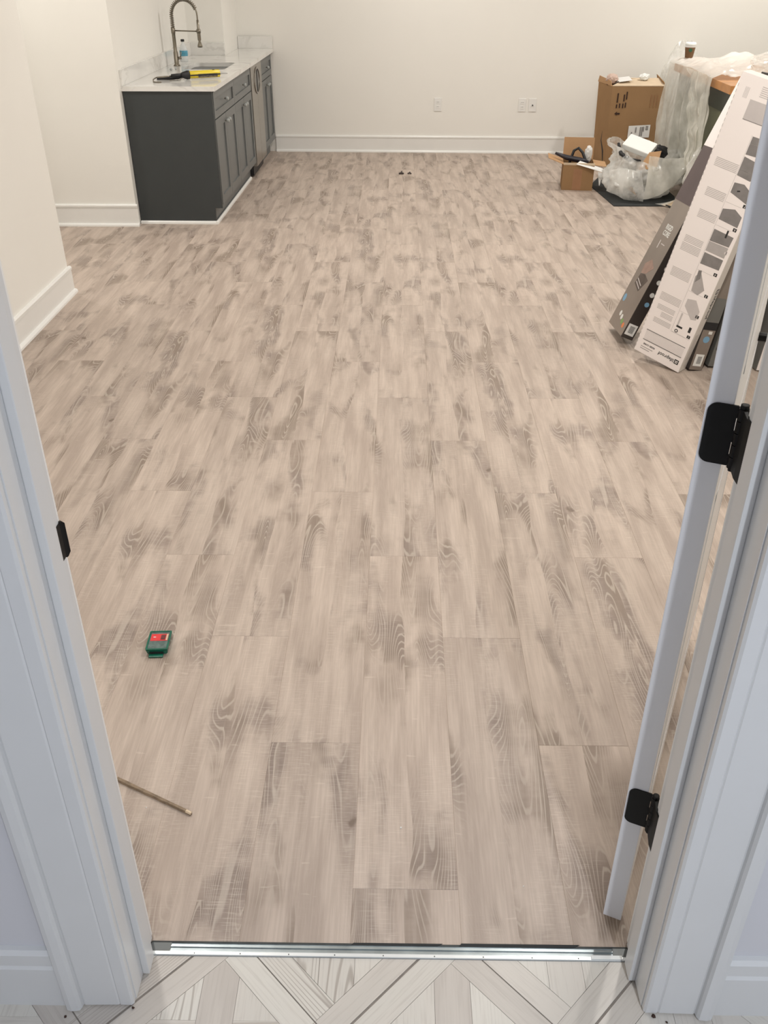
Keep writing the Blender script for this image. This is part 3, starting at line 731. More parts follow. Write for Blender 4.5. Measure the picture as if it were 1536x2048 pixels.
# caulking gun lying on the counter: yellow cartridge, black carriage
t = empty('caulking_gun', Vector((-1.475,6.868,CT+.0310)), RC(27)); tag(t, 'black caulking gun holding a yellow cartridge on the countertop', 'tool')
bm = bmesh.new(); tube(bm, [(-.002,0,0),(.0,0,0),(.215,0,0),(.217,0,0)], [.022,.0245,.0245,.022], 20); done('cartridge', bm, M_YEL, t, True)
bm = bmesh.new(); tube(bm, [(.217,0,0),(.222,0,0),(.235,0,0),(.275,0,-.004)], [.012,.010,.006,.003], 10); done('nozzle', bm, mat('grey_nozzle', (.45,.45,.44), rough=.5), t, True)
bm = bmesh.new(); prism(bm, [(.055,-.0252),(.195,-.0252),(.195,-.0244),(.055,-.0244)], -.018, .004); done('printed_band', bm, mat('dark_print', (.12,.10,.08), rough=.5, var=.6, vscale=90), t)
bm = bmesh.new(); bx(bm, .165,-.008,.0235, .180,.006,.0250); done('printed_mark', bm, M_PK, t)
bm = bmesh.new(); tube(bm, [(-.004,0,0),(-.020,0,0),(-.055,0,0),(-.062,0,0)], [.028,.0285,.018,.014], 16); tube(bm, [(-.060,0,0),(-.13,0,0)], [.013,.011], 12); done('gun_body', bm, M_BLACKP, t, True)
bm = bmesh.new(); bx(bm, -.002,-.0285,-.006, .215,-.0262,.002); bx(bm, -.002,.0262,-.006, .215,.0285,.002); done('carriage_rail', bm, M_BLACKP, t)
bm = bmesh.new(); tube(bm, [(-.13,0,-.002),(-.235,0,-.006)], .0040, 8); done('plunger_rod', bm, M_NICKEL, t, True)
bm = bmesh.new(); tube(bm, [(-.055,.005,-.005),(-.10,.045,-.018),(-.16,.070,-.0185),(-.215,.08,-.0200)], [.015,.014,.012,.010], 8); done('handle', bm, M_BLACKP, t, True)
bm = bmesh.new(); tube(bm, [(-.04,-.010,-.012),(-.09,-.025,-.024),(-.15,-.020,-.027)], .0035, 8); done('trigger', bm, M_STEEL, t, True)
bm = bmesh.new(); tube(bm, [(-.235,0,-.006),(-.262,-.012,-.015),(-.270,-.045,-.027),(-.245,-.078,-.028),(-.225,-.085,-.027)], .0040, 8); done('rod_hook', bm, M_NICKEL, t, True)

# ================================================================ flooring cartons
def face_quad(bm, u0,v0,u1,v1, y=-.0004, th=.0003):
    bx(bm, u0,y,v0, u1,y+th,v1)
def poly_print(bm, pts, y=-.0004, th=.0003):
    a = [bm.verts.new((p[0],y,p[1])) for p in pts]; b = [bm.verts.new((p[0],y+th,p[1])) for p in pts]; n = len(pts)
    bm.faces.new(a); bm.faces.new(b[::-1])
    for i in range(n): bm.faces.new([a[i],a[(i+1)%n],b[(i+1)%n],b[i]])
def pr(parent, name, pts, m, y=-.0004):
    bm = bmesh.new(); poly_print(bm, pts, y); return done(name, bm, m, parent)
def rect(u0,v0,u1,v1): return [(u0,v0),(u1,v0),(u1,v1),(u0,v1)]
def carton(name, mtx, w_, t_, L, mats, label, cat='box', group='long flooring cartons leaning by the right wall'):
    """mats: front (-y), right (+x), left (-x), back, ends"""
    t = empty(name); t.matrix_world = mtx; tag(t, label, cat, group)
    bm = bmesh.new(); bx(bm, 0,0,0, w_,t_,L, bev=.0015, seg=1)
    o = done('carton_body', bm, None, t)
    for m in mats: o.data.materials.append(m)
    for p in o.data.polygons:
        n = p.normal; a = [abs(n.x),abs(n.y),abs(n.z)].index(max(abs(n.x),abs(n.y),abs(n.z)))
        p.material_index = {0: 1 if n.x>0 else 2, 1: 3 if n.y>0 else 0, 2: 4}[a]
    return t
def rvec(r, tr):
    v = Vector(r); return Matrix.Translation(tr) @ Matrix.Rotation(v.length, 4, v.normalized())
# --- the white one in front, instruction side towards the door
WM = rvec((.0650,.2095,-.7428), (1.128,4.009,.0545))
W_,T_,L_ = .246,.067,1.241
t = carton('flooring_carton', WM, W_,T_,L_, [M_BOXW,M_BOXWS,M_BOXW,M_BOXB,M_BOXWS], 'white flooring carton printed with installation steps, leaning in front of the brown one')
# front face x = along u, z = along v ; outside is -y
def txt_front(s, u, v, size, m=M_PK, flip=True, bold=0.):
    # upside down lettering on the front face: baseline runs towards -u
    R_ = Matrix(((-1,0,0,u),(0,0,-1,-.0004),(0,-1,0,v),(0,0,0,1))) if flip else Matrix(((1,0,0,u),(0,0,-1,-.0004),(0,1,0,v),(0,0,0,1)))
    return text(t, s, size, R_, m, bold)
def square_logo(parent, u, v, s, face='front'):
    bm = bmesh.new()
    if face == 'front':
        bx(bm, u-s/2,-.0006,v-s/2, u+s/2,-.0002,v+s/2); o = done('logo_square', bm, M_PK, parent)
        bm = bmesh.new()
        for a,b,c,d in ((-.28,-.28,.28,-.14),(-.28,-.28,-.14,.28),(.10,-.02,.28,.30),(-.05,.05,.07,.25)): bx(bm, u+a*s,-.0008,v+b*s, u+c*s,-.0006,v+d*s)
    else:
        x = face; bx(bm, x+.0001,u-s/2,v-s/2, x+.0005,u+s/2,v+s/2); o = done('logo_square', bm, M_PK, parent)
        bm = bmesh.new()
        for a,b,c,d in ((-.28,-.28,.28,-.14),(-.28,-.28,-.14,.28),(.10,-.02,.28,.30),(-.05,.05,.07,.25)): bx(bm, x+.0005,u+a*s,v+b*s, x+.0007,u+c*s,v+d*s)
    done('logo_mark', bm, M_BOXW, o)
square_logo(t, .217, .043, .022)
txt_front('lifeproof', .203, .043, .0245, bold=.0003)
txt_front('RIGID CORE', .096, .050, .0112, bold=.0003)
for k,(a,b) in enumerate(((.090,.034),(.075,.024))): pr(t, 'printed_text_line', rect(.026,b-.002,a,b+.002), M_P2)
# printed plank bands
bm = bmesh.new()
for k in range(12): face_quad(bm, .025,.070+k*.0042,.229,.0712+k*.0042)
done('printed_band', bm, M_P3, t)
for v in (.067,.118): pr(t, 'printed_bar', [(.024,v),(.230,v+.004),(.230,v+.008),(.024,v+.004)], M_P1)
pr(t, 'printed_rule', rect(.135,.165,.1362,1.04), M_P3)
pr(t, 'printed_rule', rect(.137,.165,.232,.1662), M_P3)
steps = [.177,.279,.380,.482,.584,.684,.784,.918,1.02]
for i,v in enumerate(steps):
    pr(t, 'number_mark', rect(.215,v-.007,.231,v+.007), M_PK)
    o = txt_front(str(i+1), .2265, v, .013, M_BOXW); o.location.y = -.0007
    pr(t, 'printed_rule', rect(.139,v-.010,.212,v-.0088), M_P3)
shapes = {
 1:[rect(.150,.205,.158,.265), [(.150,.30),(.20,.255),(.224,.262),(.224,.305),(.19,.345),(.150,.335)]],
 2:[[(.150,.375),(.185,.368),(.205,.40),(.158,.47),(.142,.44)]],
 3:[[(.139,.500),(.229,.505),(.229,.552),(.139,.552)],],
 4:[[(.139,.605),(.229,.610),(.232,.654),(.139,.657)]],
 5:[[(.139,.700),(.229,.696),(.229,.741),(.190,.760),(.139,.745)]],
 6:[[(.142,.815),(.226,.794),(.226,.840),(.185,.862),(.142,.856)]],
 7:[[(.139,.885),(.20,.880),(.228,.905),(.228,.950),(.139,.960)]],
 8:[[(.139,.968),(.228,.975),(.228,1.02),(.185,1.040),(.139,1.038)]]}
for i,pl in shapes.items():
    for p in pl: pr(t, 'printed_illustration', p, M_P3 if i == 1 else (M_P2 if i in (2,) else M_P1))
pr(t, 'printed_illustration', [(.139,.560),(.229,.560),(.229,.606),(.139,.603)], M_P2, y=-.0005)
pr(t, 'printed_illustration', [(.150,.415),(.168,.440),(.160,.475),(.146,.470)], M_P1, y=-.0005)
pr(t, 'printed_illustration', [(.195,.640),(.203,.640),(.203,.672),(.195,.672)], M_PK, y=-.0006)
pr(t, 'printed_illustration', [(.200,.912),(.226,.908),(.226,.918),(.200,.920)], M_PK, y=-.0006)
pr(t, 'printed_illustration', [(.168,.825),(.180,.830),(.178,.835),(.166,.831)], M_PK, y=-.0006)
bm = bmesh.new()
for (u0,v0,u1,v1) in ((.030,.888,.132,.925),(.040,.768,.130,.800),(.045,.675,.130,.708),(.030,.560,.118,.590),(.028,.520,.120,.555),(.028,.400,.124,.440),(.024,.280,.128,.312),(.030,.235,.120,.255),(.060,.205,.120,.225),(.035,.170,.125,.190)):
    k = v0
    while k < v1: face_quad(bm, u0,k,u1,k+.0032); k += .0062
done('printed_paragraph', bm, M_P3, t)['kind'] = 'stuff'
pr(t, 'printed_badge', rect(.150,.196,.180,.205), M_PK); pr(t, 'printed_badge', rect(.210,.196,.222,.222), M_PK)
bm = bmesh.new(); n=14
for rr,y,mm in ((.0085,-.0005,M_PK),):
    poly_print(bm, [(.158+rr*math.cos(2*math.pi*k/n), .178+rr*math.sin(2*math.pi*k/n)) for k in range(n)], y)
ob_ = done('printed_badge', bm, M_PK, t)
pr(ob_, 'badge_centre', [(.158+.0045*math.cos(2*math.pi*k/n), .178+.0045*math.sin(2*math.pi*k/n)) for k in range(n)], M_BOXW, y=-.0008)
pr(t, 'printed_panel', rect(.071,1.085,.215,1.158), M_P3)
pr(t, 'printed_rule', rect(.071,1.083,.215,1.0855), M_P1)
bm = bmesh.new()
for k in range(6): face_quad(bm, .10,1.175+k*.007,.20,1.178+k*.007)
for k in range(4): face_quad(bm, .036+k*.005,1.155,.038+k*.005,1.195)
done('printed_paragraph', bm, M_P3, t)['kind'] = 'stuff'
# right-hand narrow side (+x): lettering running down the carton
square_logo(t, .046, .402, .024, W_)
R_ = Matrix(((0,0,1,W_+.0004),(0,1,0,.046),(-1,0,0,.384),(0,0,0,1)))
text(t, 'lifeproof', .034, R_, M_PK, .0003)
bm = bmesh.new()
for k in range(3): bx(bm, W_+.0001,.022+k*.012,.06, W_+.0004,.025+k*.012,.19)
done('printed_paragraph', bm, M_P2, t)['kind'] = 'stuff'
# loose perforated edge on the left
bm = bmesh.new(); k = .02
while k < 1.2: bx(bm, .0015,-.0006,k, .0030,-.0002,k+.012); k += .022
done('perforation', bm, M_P2, t)

# --- brown carton left of it, wide face to the left
BM = rvec((-.3524,.2549,-1.5145), (1.093,4.425,.036))
t = carton('flooring_carton', BM, .239,.064,1.24, [M_BOXB,M_BOXBD,M_BOXB,M_BOXBD,M_BOXBD], 'glossy brown flooring carton leaning at the left end of the stack')
# front face is the wide face here; the narrow +x side looks at the door
pr(t, 'printed_sleeve', rect(.0,.66,.239,.92), M_BOXP, y=-.0008)
pr(t, 'white_panel', rect(.0,.9205,.239,1.24), M_BOXW, y=-.0008)
for (u,v,m) in ((.035,.150,M_DOT_B),(.090,.080,M_DOT_W),(.125,.070,M_DOT_W),(.155,.055,M_DOT_G),(.190,.045,M_DOT_O)):
    rr = .020 if m is M_DOT_B else .014
    pr(t, 'printed_dot', [(u+rr*math.cos(2*math.pi*k/14), v+rr*math.sin(2*math.pi*k/14)) for k in range(14)], m)
M_PLK = mat('printed_plank_picture', (.085,.065,.055), rough=.35, var=.3, vscale=30); M_PINK = mat('printed_plank_rosy', (.33,.22,.18), rough=.35, var=.15, vscale=30)
pr(t, 'printed_picture', [(.06,.235),(.15,.215),(.20,.285),(.13,.300),(.07,.290)], M_PLK)
pr(t, 'printed_picture', [(.07,.292),(.13,.302),(.19,.345),(.12,.375),(.06,.340)], M_PINK)
for a,b in ((.245,.250),(.262,.267)): pr(t, 'printed_plank_edge', [(.07,a),(.15,a-.02),(.15,b-.02),(.07,b)], M_P3, y=-.0008)
Rw = Matrix(((1,0,0,.06),(0,0,-1,-.0006),(0,1,0,.525),(0,0,0,1)))
for k,s in enumerate(('RIGID','CORE')):
    o = text(t, s, .034, Matrix(((1,0,0,.075),(0,0,-1,-.0006),(0,1,0,.535-.03*k),(0,0,0,1))), M_DOT_W, .001)
pr(t, 'printed_text_line', rect(.09,.43,.10,.47), M_P3); pr(t, 'printed_text_line', rect(.12,.455,.17,.459), M_P3)
def side_rect(parent, name, x, y0,y1,z0,z1, m, off=.0004):
    bm = bmesh.new(); bx(bm, x+off-.0003,y0,z0, x+off,y1,z1); return done(name, bm, m, parent)
def barcode(parent, x, y0,y1,z0,z1):
    o = side_rect(parent, 'barcode_label', x, y0,y1,z0,z1, M_PAPER)
    bm = bmesh.new(); k = z0+(z1-z0)*.22
    while k < z1-(z1-z0)*.2: bx(bm, x+.0005,y0+(y1-y0)*.25,k, x+.0008,y1-(y1-y0)*.2,k+.0022); k += .0045
    done('bars', bm, M_PK, o)
def side_dot(parent, x, y, z, r, m):
    bm = bmesh.new(); a = [bm.verts.new((x+.0005,y+r*math.cos(2*math.pi*k/14),z+r*math.sin(2*math.pi*k/14))) for k in range(14)]
    f = bm.faces.new(a); r_ = bmesh.ops.extrude_face_region(bm, geom=[f])
    for v in [e for e in r_['geom'] if isinstance(e,bmesh.types.BMVert)]: v.co.x -= .0004
    done('printed_dot', bm, m, parent)
barcode(t, .239, .008,.056,.018,.075)
for z,m in ((.185,M_DOT_B),(.235,M_DOT_W),(.300,M_DOT_W),(.37,M_P3)): side_dot(t, .239, .040, z, .012, m)

# --- further cartons between the white one and the wall
def lean(base, yaw, tilt_x, tilt_y):
    return Matrix.Translation(base) @ Matrix.Rotation(math.atan(tilt_x), 4, 'Y') @ Matrix.Rotation(-math.atan(tilt_y), 4, 'X') @ Matrix.Rotation(yaw, 4, 'Z')
# brown, narrow side to the viewer (local front -y is the narrow one here)
def upright(base, yaw, tx, ty, mats, label, w_=.066, d_=.245, L=1.24):
    return carton('flooring_carton', lean(base,yaw,tx,ty), w_, d_, L, mats, label)
def front_barcode(t_, u0,u1,v0,v1):
    o = pr(t_, 'barcode_label', rect(u0,v0,u1,v1), M_PAPER); bm = bmesh.new(); k = v0+(v1-v0)*.22
    while k < v1-(v1-v0)*.2: face_quad(bm, u0+(u1-u0)*.3,k,u1-(u1-u0)*.2,k+.0022, -.0008); k += .0045
    done('bars', bm, M_PK, o)
def fdot(t_, u, v, r, m): pr(t_, 'printed_dot', [(u+r*math.cos(2*math.pi*k/14), v+r*math.sin(2*math.pi*k/14)) for k in range(14)], m, y=-.0006)
t = upright((1.357,3.866,.0112), RC(10), .165, .03, [M_BOXB,M_BOXB,M_BOXBD,M_BOXBD,M_BOXBD], 'brown flooring carton with a barcode label, right behind the white one')
front_barcode(t, .012,.054,.020,.078); fdot(t, .034,.150,.016,M_DOT_B)
pr(t, 'printed_label', rect(.034,.176,.052,.190), M_DOT_W); pr(t, 'black_band', rect(.0005,.196,.0655,.232), M_BLACKP, y=-.0009)
pr(t, 'grey_panel', rect(.0005,.2325,.0655,.345), M_BOXG, y=-.0009)
t = upright((1.458,3.905,.0112), RC(8), .150, .03, [M_BOXG,M_BOXB,M_BOXG,M_BOXBD,M_BOXBD], 'grey and brown flooring carton, third from the wall')
pr(t, 'black_band', rect(.0005,.255,.0655,.305), M_BLACKP, y=-.0009); fdot(t, .034,.42,.014,M_DOT_O)
t = upright((1.565,3.930,.0112), RC(8), .120, .03, [M_BOXB,M_BOXB,M_BOXG,M_BOXBD,M_BOXBD], 'brown flooring carton with blue and white dots, second from the wall')
fdot(t, .030,.52,.016,M_DOT_B); fdot(t, .030,.465,.014,M_DOT_W); pr(t, 'black_band', rect(.0005,.25,.0655,.33), M_BLACKP, y=-.0009)
t = upright((1.672,3.872,.0055), RC(8), .100, .03, [M_BOXW,M_BOXWS,M_BOXG,M_BOXBD,M_BOXWS], 'white-sided flooring carton with lettering up its edge, nearest the wall')
square_logo(t, .036, .125, .026)
text(t, 'lifeproof', .036, Matrix(((0,-1,0,.036),(0,0,-1,-.0005),(1,0,0,.146),(0,0,0,1))), M_PK, .0004)
pr(t, 'black_band', rect(.0005,.285,.0655,.335), M_BLACKP, y=-.0009); pr(t, 'grey_panel', rect(.0005,.3355,.0655,.60), M_BOXG, y=-.0009)

# ================================================================ back right corner
# big cardboard box
t = empty('moving_box', (1.875,8.55,0)); tag(t, 'tall brown cardboard box with arrow print and shipping label by the back wall', 'box')
H = .685; w_ = .455
bm = bmesh.new()
fl_ = [(0,0,0),(w_,-.012,0),(w_-.02,.30,0),(-.05,.34,0)]; fh_ = [(-.018,0,H),(w_-.012,-.01,H),(w_-.02,.30,H+.0),(-.072,.34,H)]
inn = .006
def ring_at(q, d):
    c = Vector((sum(p[0] for p in q)/4,sum(p[1] for p in q)/4,0)); return [Vector(p)+(Vector((c.x,c.y,p[2]))-Vector(p)).normalized()*d for p in q]
hexa(bm, fl_+[ (p[0],p[1],p[2]-.02) for p in fh_]); body = done('box_body', bm, M_CARD, t)
# top flaps, half open
bm = bmesh.new(); hexa(bm, [(-.016,.0,H-.019),(w_-.014,-.008,H-.019),(w_-.02,.20,H+.020),(.14,.20,H+.012), (-.016,.001,H-.014),(w_-.014,-.007,H-.014),(w_-.02,.201,H+.025),(.14,.201,H+.017)]); done('top_flap', bm, M_CARD_E, t)
bm = bmesh.new(); hexa(bm, [(.10,.315,H-.02),(w_-.020,.295,H-.02),(w_-.012,.20,H+.015),(.16,.19,H+.02), (.10,.32,H-.015),(w_-.020,.30,H-.015),(w_-.012,.205,H+.021),(.16,.195,H+.026)]); done('top_flap', bm, M_CARD_E, t)
bm = bmesh.new(); hexa(bm, [(w_-.010,.0,H-.02),(w_-.004,.0,H-.02),(w_-.004,.29,H-.02),(w_-.010,.29,H-.02),(w_-.03,.02,H+.015),(w_-.024,.02,H+.015),(w_-.024,.28,H+.045),(w_-.03,.28,H+.045)]); done('top_flap', bm, M_CARD, t)
bm = bmesh.new(); hexa(bm, [(-.024,.02,H-.02),(-.018,.02,H-.02),(-.071,.35,H-.02),(-.077,.35,H-.02),(-.030,.03,H+.02),(-.024,.03,H+.02),(-.066,.33,H+.030),(-.072,.33,H+.030)]); done('top_flap', bm, M_CARD_L, t)
bm = bmesh.new(); bx(bm, -.045,.10,H-.0195, .12,.33,H-.018); done('opening_shade', bm, M_INK, t)  # dark sheet on the solid body, painted shade for the box's inside
# printing on the front
def fp(u0,v0,u1,v1,name='printed_text', m=M_INK):
    bm = bmesh.new(); y = -.0022-.012*(u0+u1)/2/w_-.001
    bx(bm, u0,y,v0, u1,y+.0008,v1); return done(name, bm, m, t)
for u,v0,v1 in ((.036,.535,.610),(.034,.490,.520),(.060,.492,.528),(.092,.545,.600),(.088,.490,.528),(.113,.560,.622),(.110,.495,.535)): fp(u,v0,u+.011,v1)
bm = bmesh.new(); y = -.0050
poly_print(bm, [(.028,.446),(.050,.462),(.050,.452),(.076,.452),(.076,.438),(.050,.438),(.050,.430)], y, .001); done('arrow_print', bm, M_INK, t)
for u in (.33,.36,.385): fp(u,.50,u+.006,.60, 'faint_print', M_TAPE)
lb = bmesh.new(); hexa(lb, [(.170,-.0105,.245),(.360,-.0135,.250),(.360,-.0125,.250),(.170,-.0095,.245),(.170,-.0105,.345),(.360,-.0135,.355),(.360,-.0125,.355),(.170,-.0095,.345)]); lb = done('shipping_label', lb, M_PAPER, t)
bm = bmesh.new()
for u,v0,v1 in ((.195,.262,.295),(.230,.290,.335),(.270,.262,.340),(.285,.262,.340),(.297,.300,.342),(.320,.312,.345),(.332,.312,.345)):
    k = v0
    while k < v1: bx(bm, u,-.0148,k, u+.011,-.0138,k+.0035); k += .006
done('label_print', bm, M_P1, lb)
bm = bmesh.new(); hexa(bm, [(-.0195,.03,.0),(-.0185,.055,.0),(-.016,.055,.0),(-.018,.03,.0),(-.030,.045,.26),(-.028,.06,.26),(-.026,.06,.26),(-.027,.045,.26)])
bm.free()
bm = bmesh.new(); prev = [(-.004,.06,.02),(-.010,.08,.12),(-.020,.15,.20),(-.022,.14,.28)]
tube(bm, [(p[0]-.004,p[1],p[2]) for p in prev], [.006,.010,.008,.003], 5); done('torn_slit', bm, M_PK, t)
# papers in the big box top
def sheet(name, corners, m, label, cat, th=.002, group=None):
    bm = bmesh.new(); hexa(bm, list(corners)+[(c[0],c[1],c[2]+th) for c in corners]); o = done(name, bm, m); tag(o, label, cat, group); return o
sheet('instruction_sheet', [(1.925,8.60,.692),(2.035,8.60,.706),(2.035,8.74,.722),(1.915,8.74,.708)], M_PAPER, 'white folded sheet lying on the open top of the tall box', 'paper')
def crumple(name, loc, r, m, label, cat, sz=(1,1,1), sub=3, amp=.5, fr=9, group=None, parent=None, seed=0.):
    bm = bmesh.new(); bmesh.ops.create_icosphere(bm, subdivisions=sub, radius=1)
    for v in bm.verts:
        d = v.co.copy(); k = noise.turbulence(d*fr*.2+Vector((seed,seed,0)), 3, True); v.co = Vector((d.x*sz[0],d.y*sz[1],d.z*sz[2]))*r*(1-amp*.4+amp*k*.8)
    mz = min(v.co.z for v in bm.verts)
    for v in bm.verts: v.co.z -= mz
    o = done(name, bm, m, parent); o.location = loc
    if label: tag(o, label, cat, group)
    return o
crumple('crumpled_paper', (1.875,8.68,.668), .050, mat('rosy_paper', (.62,.47,.40), rough=.8, var=.05), 'pinkish crumpled paper in the left corner of the tall box', 'paper', (1,1.1,.9), seed=3)
crumple('crumpled_film', (2.155,8.68,.692), .042, M_FOAM, 'crumpled white film on the right of the tall box top', 'packaging', (1.1,.8,.7), seed=9)

# small open box
sm = Matrix.Translation((1.336,7.605,0)) @ Matrix.Rotation(RC(-7), 4, 'Z')
t = empty('small_box'); t.matrix_world = sm; tag(t, 'small open cardboard box with splayed flaps in front of the tall box', 'box')
SW,SD,SH_ = .248,.26,.195; e = .004
for nm,a,b in (('front_wall',(0,0,0),(SW,e,SH_)),('back_wall',(0,SD-e,0),(SW,SD,SH_)),('side_wall',(0,e,0),(e,SD-e,SH_)),('side_wall',(SW-e,e,0),(SW,SD-e,SH_)),('bottom',(e,e,0.0),(SW-e,SD-e,e))): box(nm, a, b, M_CARD, t)
box('tape_strip', (.085,-.0006,.001), (.155,-.0001,SH_-.03), M_TAPE, t)
def flap(p, m=M_CARD_L, th=.004):
    bm = bmesh.new(); n = (Vector(p[1])-Vector(p[0])).cross(Vector(p[3])-Vector(p[0])).normalized()*th
    hexa(bm, [Vector(q) for q in p]+[Vector(q)+n for q in p]); return done('flap', bm, m, t)
flap([(0,SD,SH_+.001),(SW,SD,SH_+.001),(SW,SD+.03,SH_+.165),(0,SD+.03,SH_+.165)])
flap([(-.0,.01,SH_+.001),(-.0,SD-.01,SH_+.001),(-.125,SD-.03,SH_+.045),(-.125,.02,SH_+.045)])
flap([(SW,.02,SH_+.001),(SW,SD-.01,SH_+.001),(SW+.10,SD-.01,SH_-.012),(SW+.10,.04,SH_-.012)])
flap([(0,.0,SH_+.001),(SW,.0,SH_+.001),(SW,-.004,SH_+.018),(0,-.004,SH_+.018)], M_CARD_E)
C_ = lambda x,y,z: sm @ Vector((x,y,z))
o = bmesh.new(); tube(o, [C_(.03,.09,.05),C_(.055,.14,.20),C_(.08,.15,.28),C_(.115,.15,.30),C_(.15,.13,.27),C_(.19,.10,.19),C_(.21,.05,.06)], .0115, 8)
tag(done('black_hose', o, M_BLACKP, None, True), 'black ribbed hose looping out of the small open box', 'hose')
o = bmesh.new(); tube(o, [C_(-.07,.13,.262),C_(.02,.12,.232),C_(.14,.10,.215),C_(.20,.08,.205)], [.010,.020,.022,.012], 8)
tag(done('dark_tool_handle', o, mat('dark_purple_plastic', (.022,.019,.028), rough=.4, var=.2), None, True), 'dark plastic tool lying across the small open box', 'tool')
o = bmesh.new(); tube(o, [C_(.12,.19,.03),C_(.12,.19,.15)], [.06,.055], 10)
tag(done('dark_packed_bag', o, M_BLACKP, None, True), 'dark bag stuffed inside the small open box', 'bag')
crumple('white_packing', C_(.20,.16,.19), .045, M_PAPER, 'white crumpled packing sticking up in the small open box', 'packaging', (.7,.6,1.5), seed=5)
o = bmesh.new(); hexa(o, [C_(.10,-.02,.205),C_(.34,-.06,.150),C_(.36,-.00,.160),C_(.13,.03,.222), C_(.10,-.02,.207),C_(.34,-.06,.152),C_(.36,-.00,.162),C_(.13,.03,.224)])
tag(done('white_offcut', o, M_PAPER), 'long white offcut hanging over the front right edge of the small box', 'offcut')
o = bmesh.new(); hexa(o, [C_(.275,-.055,.158),C_(.315,-.06,.150),C_(.300,-.062,.055),C_(.295,-.062,.055), C_(.275,-.052,.158),C_(.315,-.057,.150),C_(.300,-.059,.055),C_(.295,-.059,.055)])
tag(done('paper_tail', o, M_PAPER), 'pointed white paper tail hanging below the long white offcut', 'offcut')

# rubber mat
bm = bmesh.new(); prism(bm, [(1.60,7.75),(1.655,7.045),(2.06,7.045),(2.14,7.10),(2.20,7.35),(2.20,8.0),(1.72,8.05)], .0006, .006)
tag(done('rubber_mat', bm, M_MATB), 'black rubber mat on the floor under the plastic bag', 'mat')

# ---- big bag of packing waste
BC = Vector((1.915,7.44,.0065))
def bagfn(u, v, seed=0., scale=1.):
    """u angle 0..1, v 0 bottom .. 1 rim"""
    a = 2*math.pi*u; ca, sa = math.cos(a), math.sin(a)
    prof_r = [(.0,.72),(.08,.90),(.30,1.04),(.6,1.0),(.85,.90),(1.,.86)]
    for (v0,r0),(v1,r1) in zip(prof_r, prof_r[1:]):
        if v <= v1: r = r0+(r1-r0)*(v-v0)/(v1-v0); break
    rx = .255; ry = .26
    h = .335+.085*max(0,-ca)**2 -.075*max(0,-sa)**1.5 + .02*math.sin(3*a+1)
    if ca > 0: h += -.03*ca
    p = Vector((ca*rx*r, sa*ry*r, v*h))
    p.x += .10*max(0,ca)**4*v**.5*1.2
    q = p*6+Vector((seed,0,0))
    d = noise.noise(q)*.05 + (abs(noise.noise(q*1.5))-.25)*.10 + (abs(noise.noise(q*3.6+Vector((3,1,2))))-.25)*.045
    ridges = .004*math.sin(a*13+5*noise.noise(Vector((v*2,u*3,seed))))
    n = Vector((ca,sa,.0)); p += n*(d+ridges)*scale*(0.35+.65*min(1,v*3))
    if v > .8: p += Vector((0,0,.02*noise.noise(Vector((u*14,1,seed)))))
    return p
t = empty('waste_bag', BC); tag(t, 'large translucent plastic bag full of packing waste on the black mat', 'bag')
bm = bmesh.new(); NU, NV = 120, 36
g_ = [[bm.verts.new(bagfn(i/NU, j/NV)) for i in range(NU)] for j in range(NV+1)]
for j in range(NV):
    for i in range(NU): bm.faces.new([g_[j][i],g_[j][(i+1)%NU],g_[j+1][(i+1)%NU],g_[j+1][i]])
bm.faces.new(g_[0][::-1])
mz = min(v.co.z for v in bm.verts)
for v in bm.verts: v.co.z = max(v.co.z, .0)
done('bag_film', bm, M_FILM2, t, True)
# folded-over skirt to the right and the crumpled front fold
def fold(pts0, pts1, m, name, parent=None, amp=.012, nu=40, nv=12, seed=0., bulge=.03):
    bm = bmesh.new(); P0 = [Vector(p) for p in pts0]; P1 = [Vector(p) for p in pts1]
    def ev(P, s):
        s *= len(P)-1; i = min(int(s), len(P)-2); return P[i].lerp(P[i+1], s-i)
    G = []
    for j in range(nv+1):
        row = []
        for i in range(nu+1):
            p = ev(P0, i/nu).lerp(ev(P1, i/nu), j/nv); q = p*9+Vector((seed,seed,seed))
            p = p+Vector((noise.noise(q), noise.noise(q+Vector((7,0,0))), noise.noise(q+Vector((0,9,0)))))*amp
            p.y -= bulge*math.sin(math.pi*j/nv); p += Vector((0,-1,0))*amp*.8*math.sin(i*.35+2*j/nv+4*noise.noise(q*.3)); row.append(bm.verts.new(p))
        G.append(row)
    for j in range(nv):
        for i in range(nu): bm.faces.new([G[j][i],G[j][i+1],G[j+1][i+1],G[j+1][i]])
    return done(name, bm, m, parent, True)
fold([(.0,-.22,.33),(.10,-.20,.31),(.24,-.17,.30),(.345,-.16,.32)], [(-.02,-.30,.02),(.10,-.30,.05),(.24,-.24,.14),(.340,-.20,.27)], M_FILMC, 'bag_fold', t, seed=2.)
fold([(-.26,-.10,.20),(-.16,-.22,.24),(-.05,-.27,.22)], [(-.27,-.10,.05),(-.16,-.27,.02),(-.02,-.32,.01)], M_FILM2, 'bag_fold', t, seed=6.)
o = fold([(2.235,7.02,.895),(2.225,7.3,.90),(2.215,7.60,.90)], [(2.19,6.98,.16),(2.16,7.03,.22),(2.15,7.12,.36)], M_FILMC, 'plastic_drape', seed=12., amp=.03, nu=60, nv=60, bulge=.05)
tag(o, 'brighter folded lobe of plastic hanging from the bench corner', 'plastic sheet')
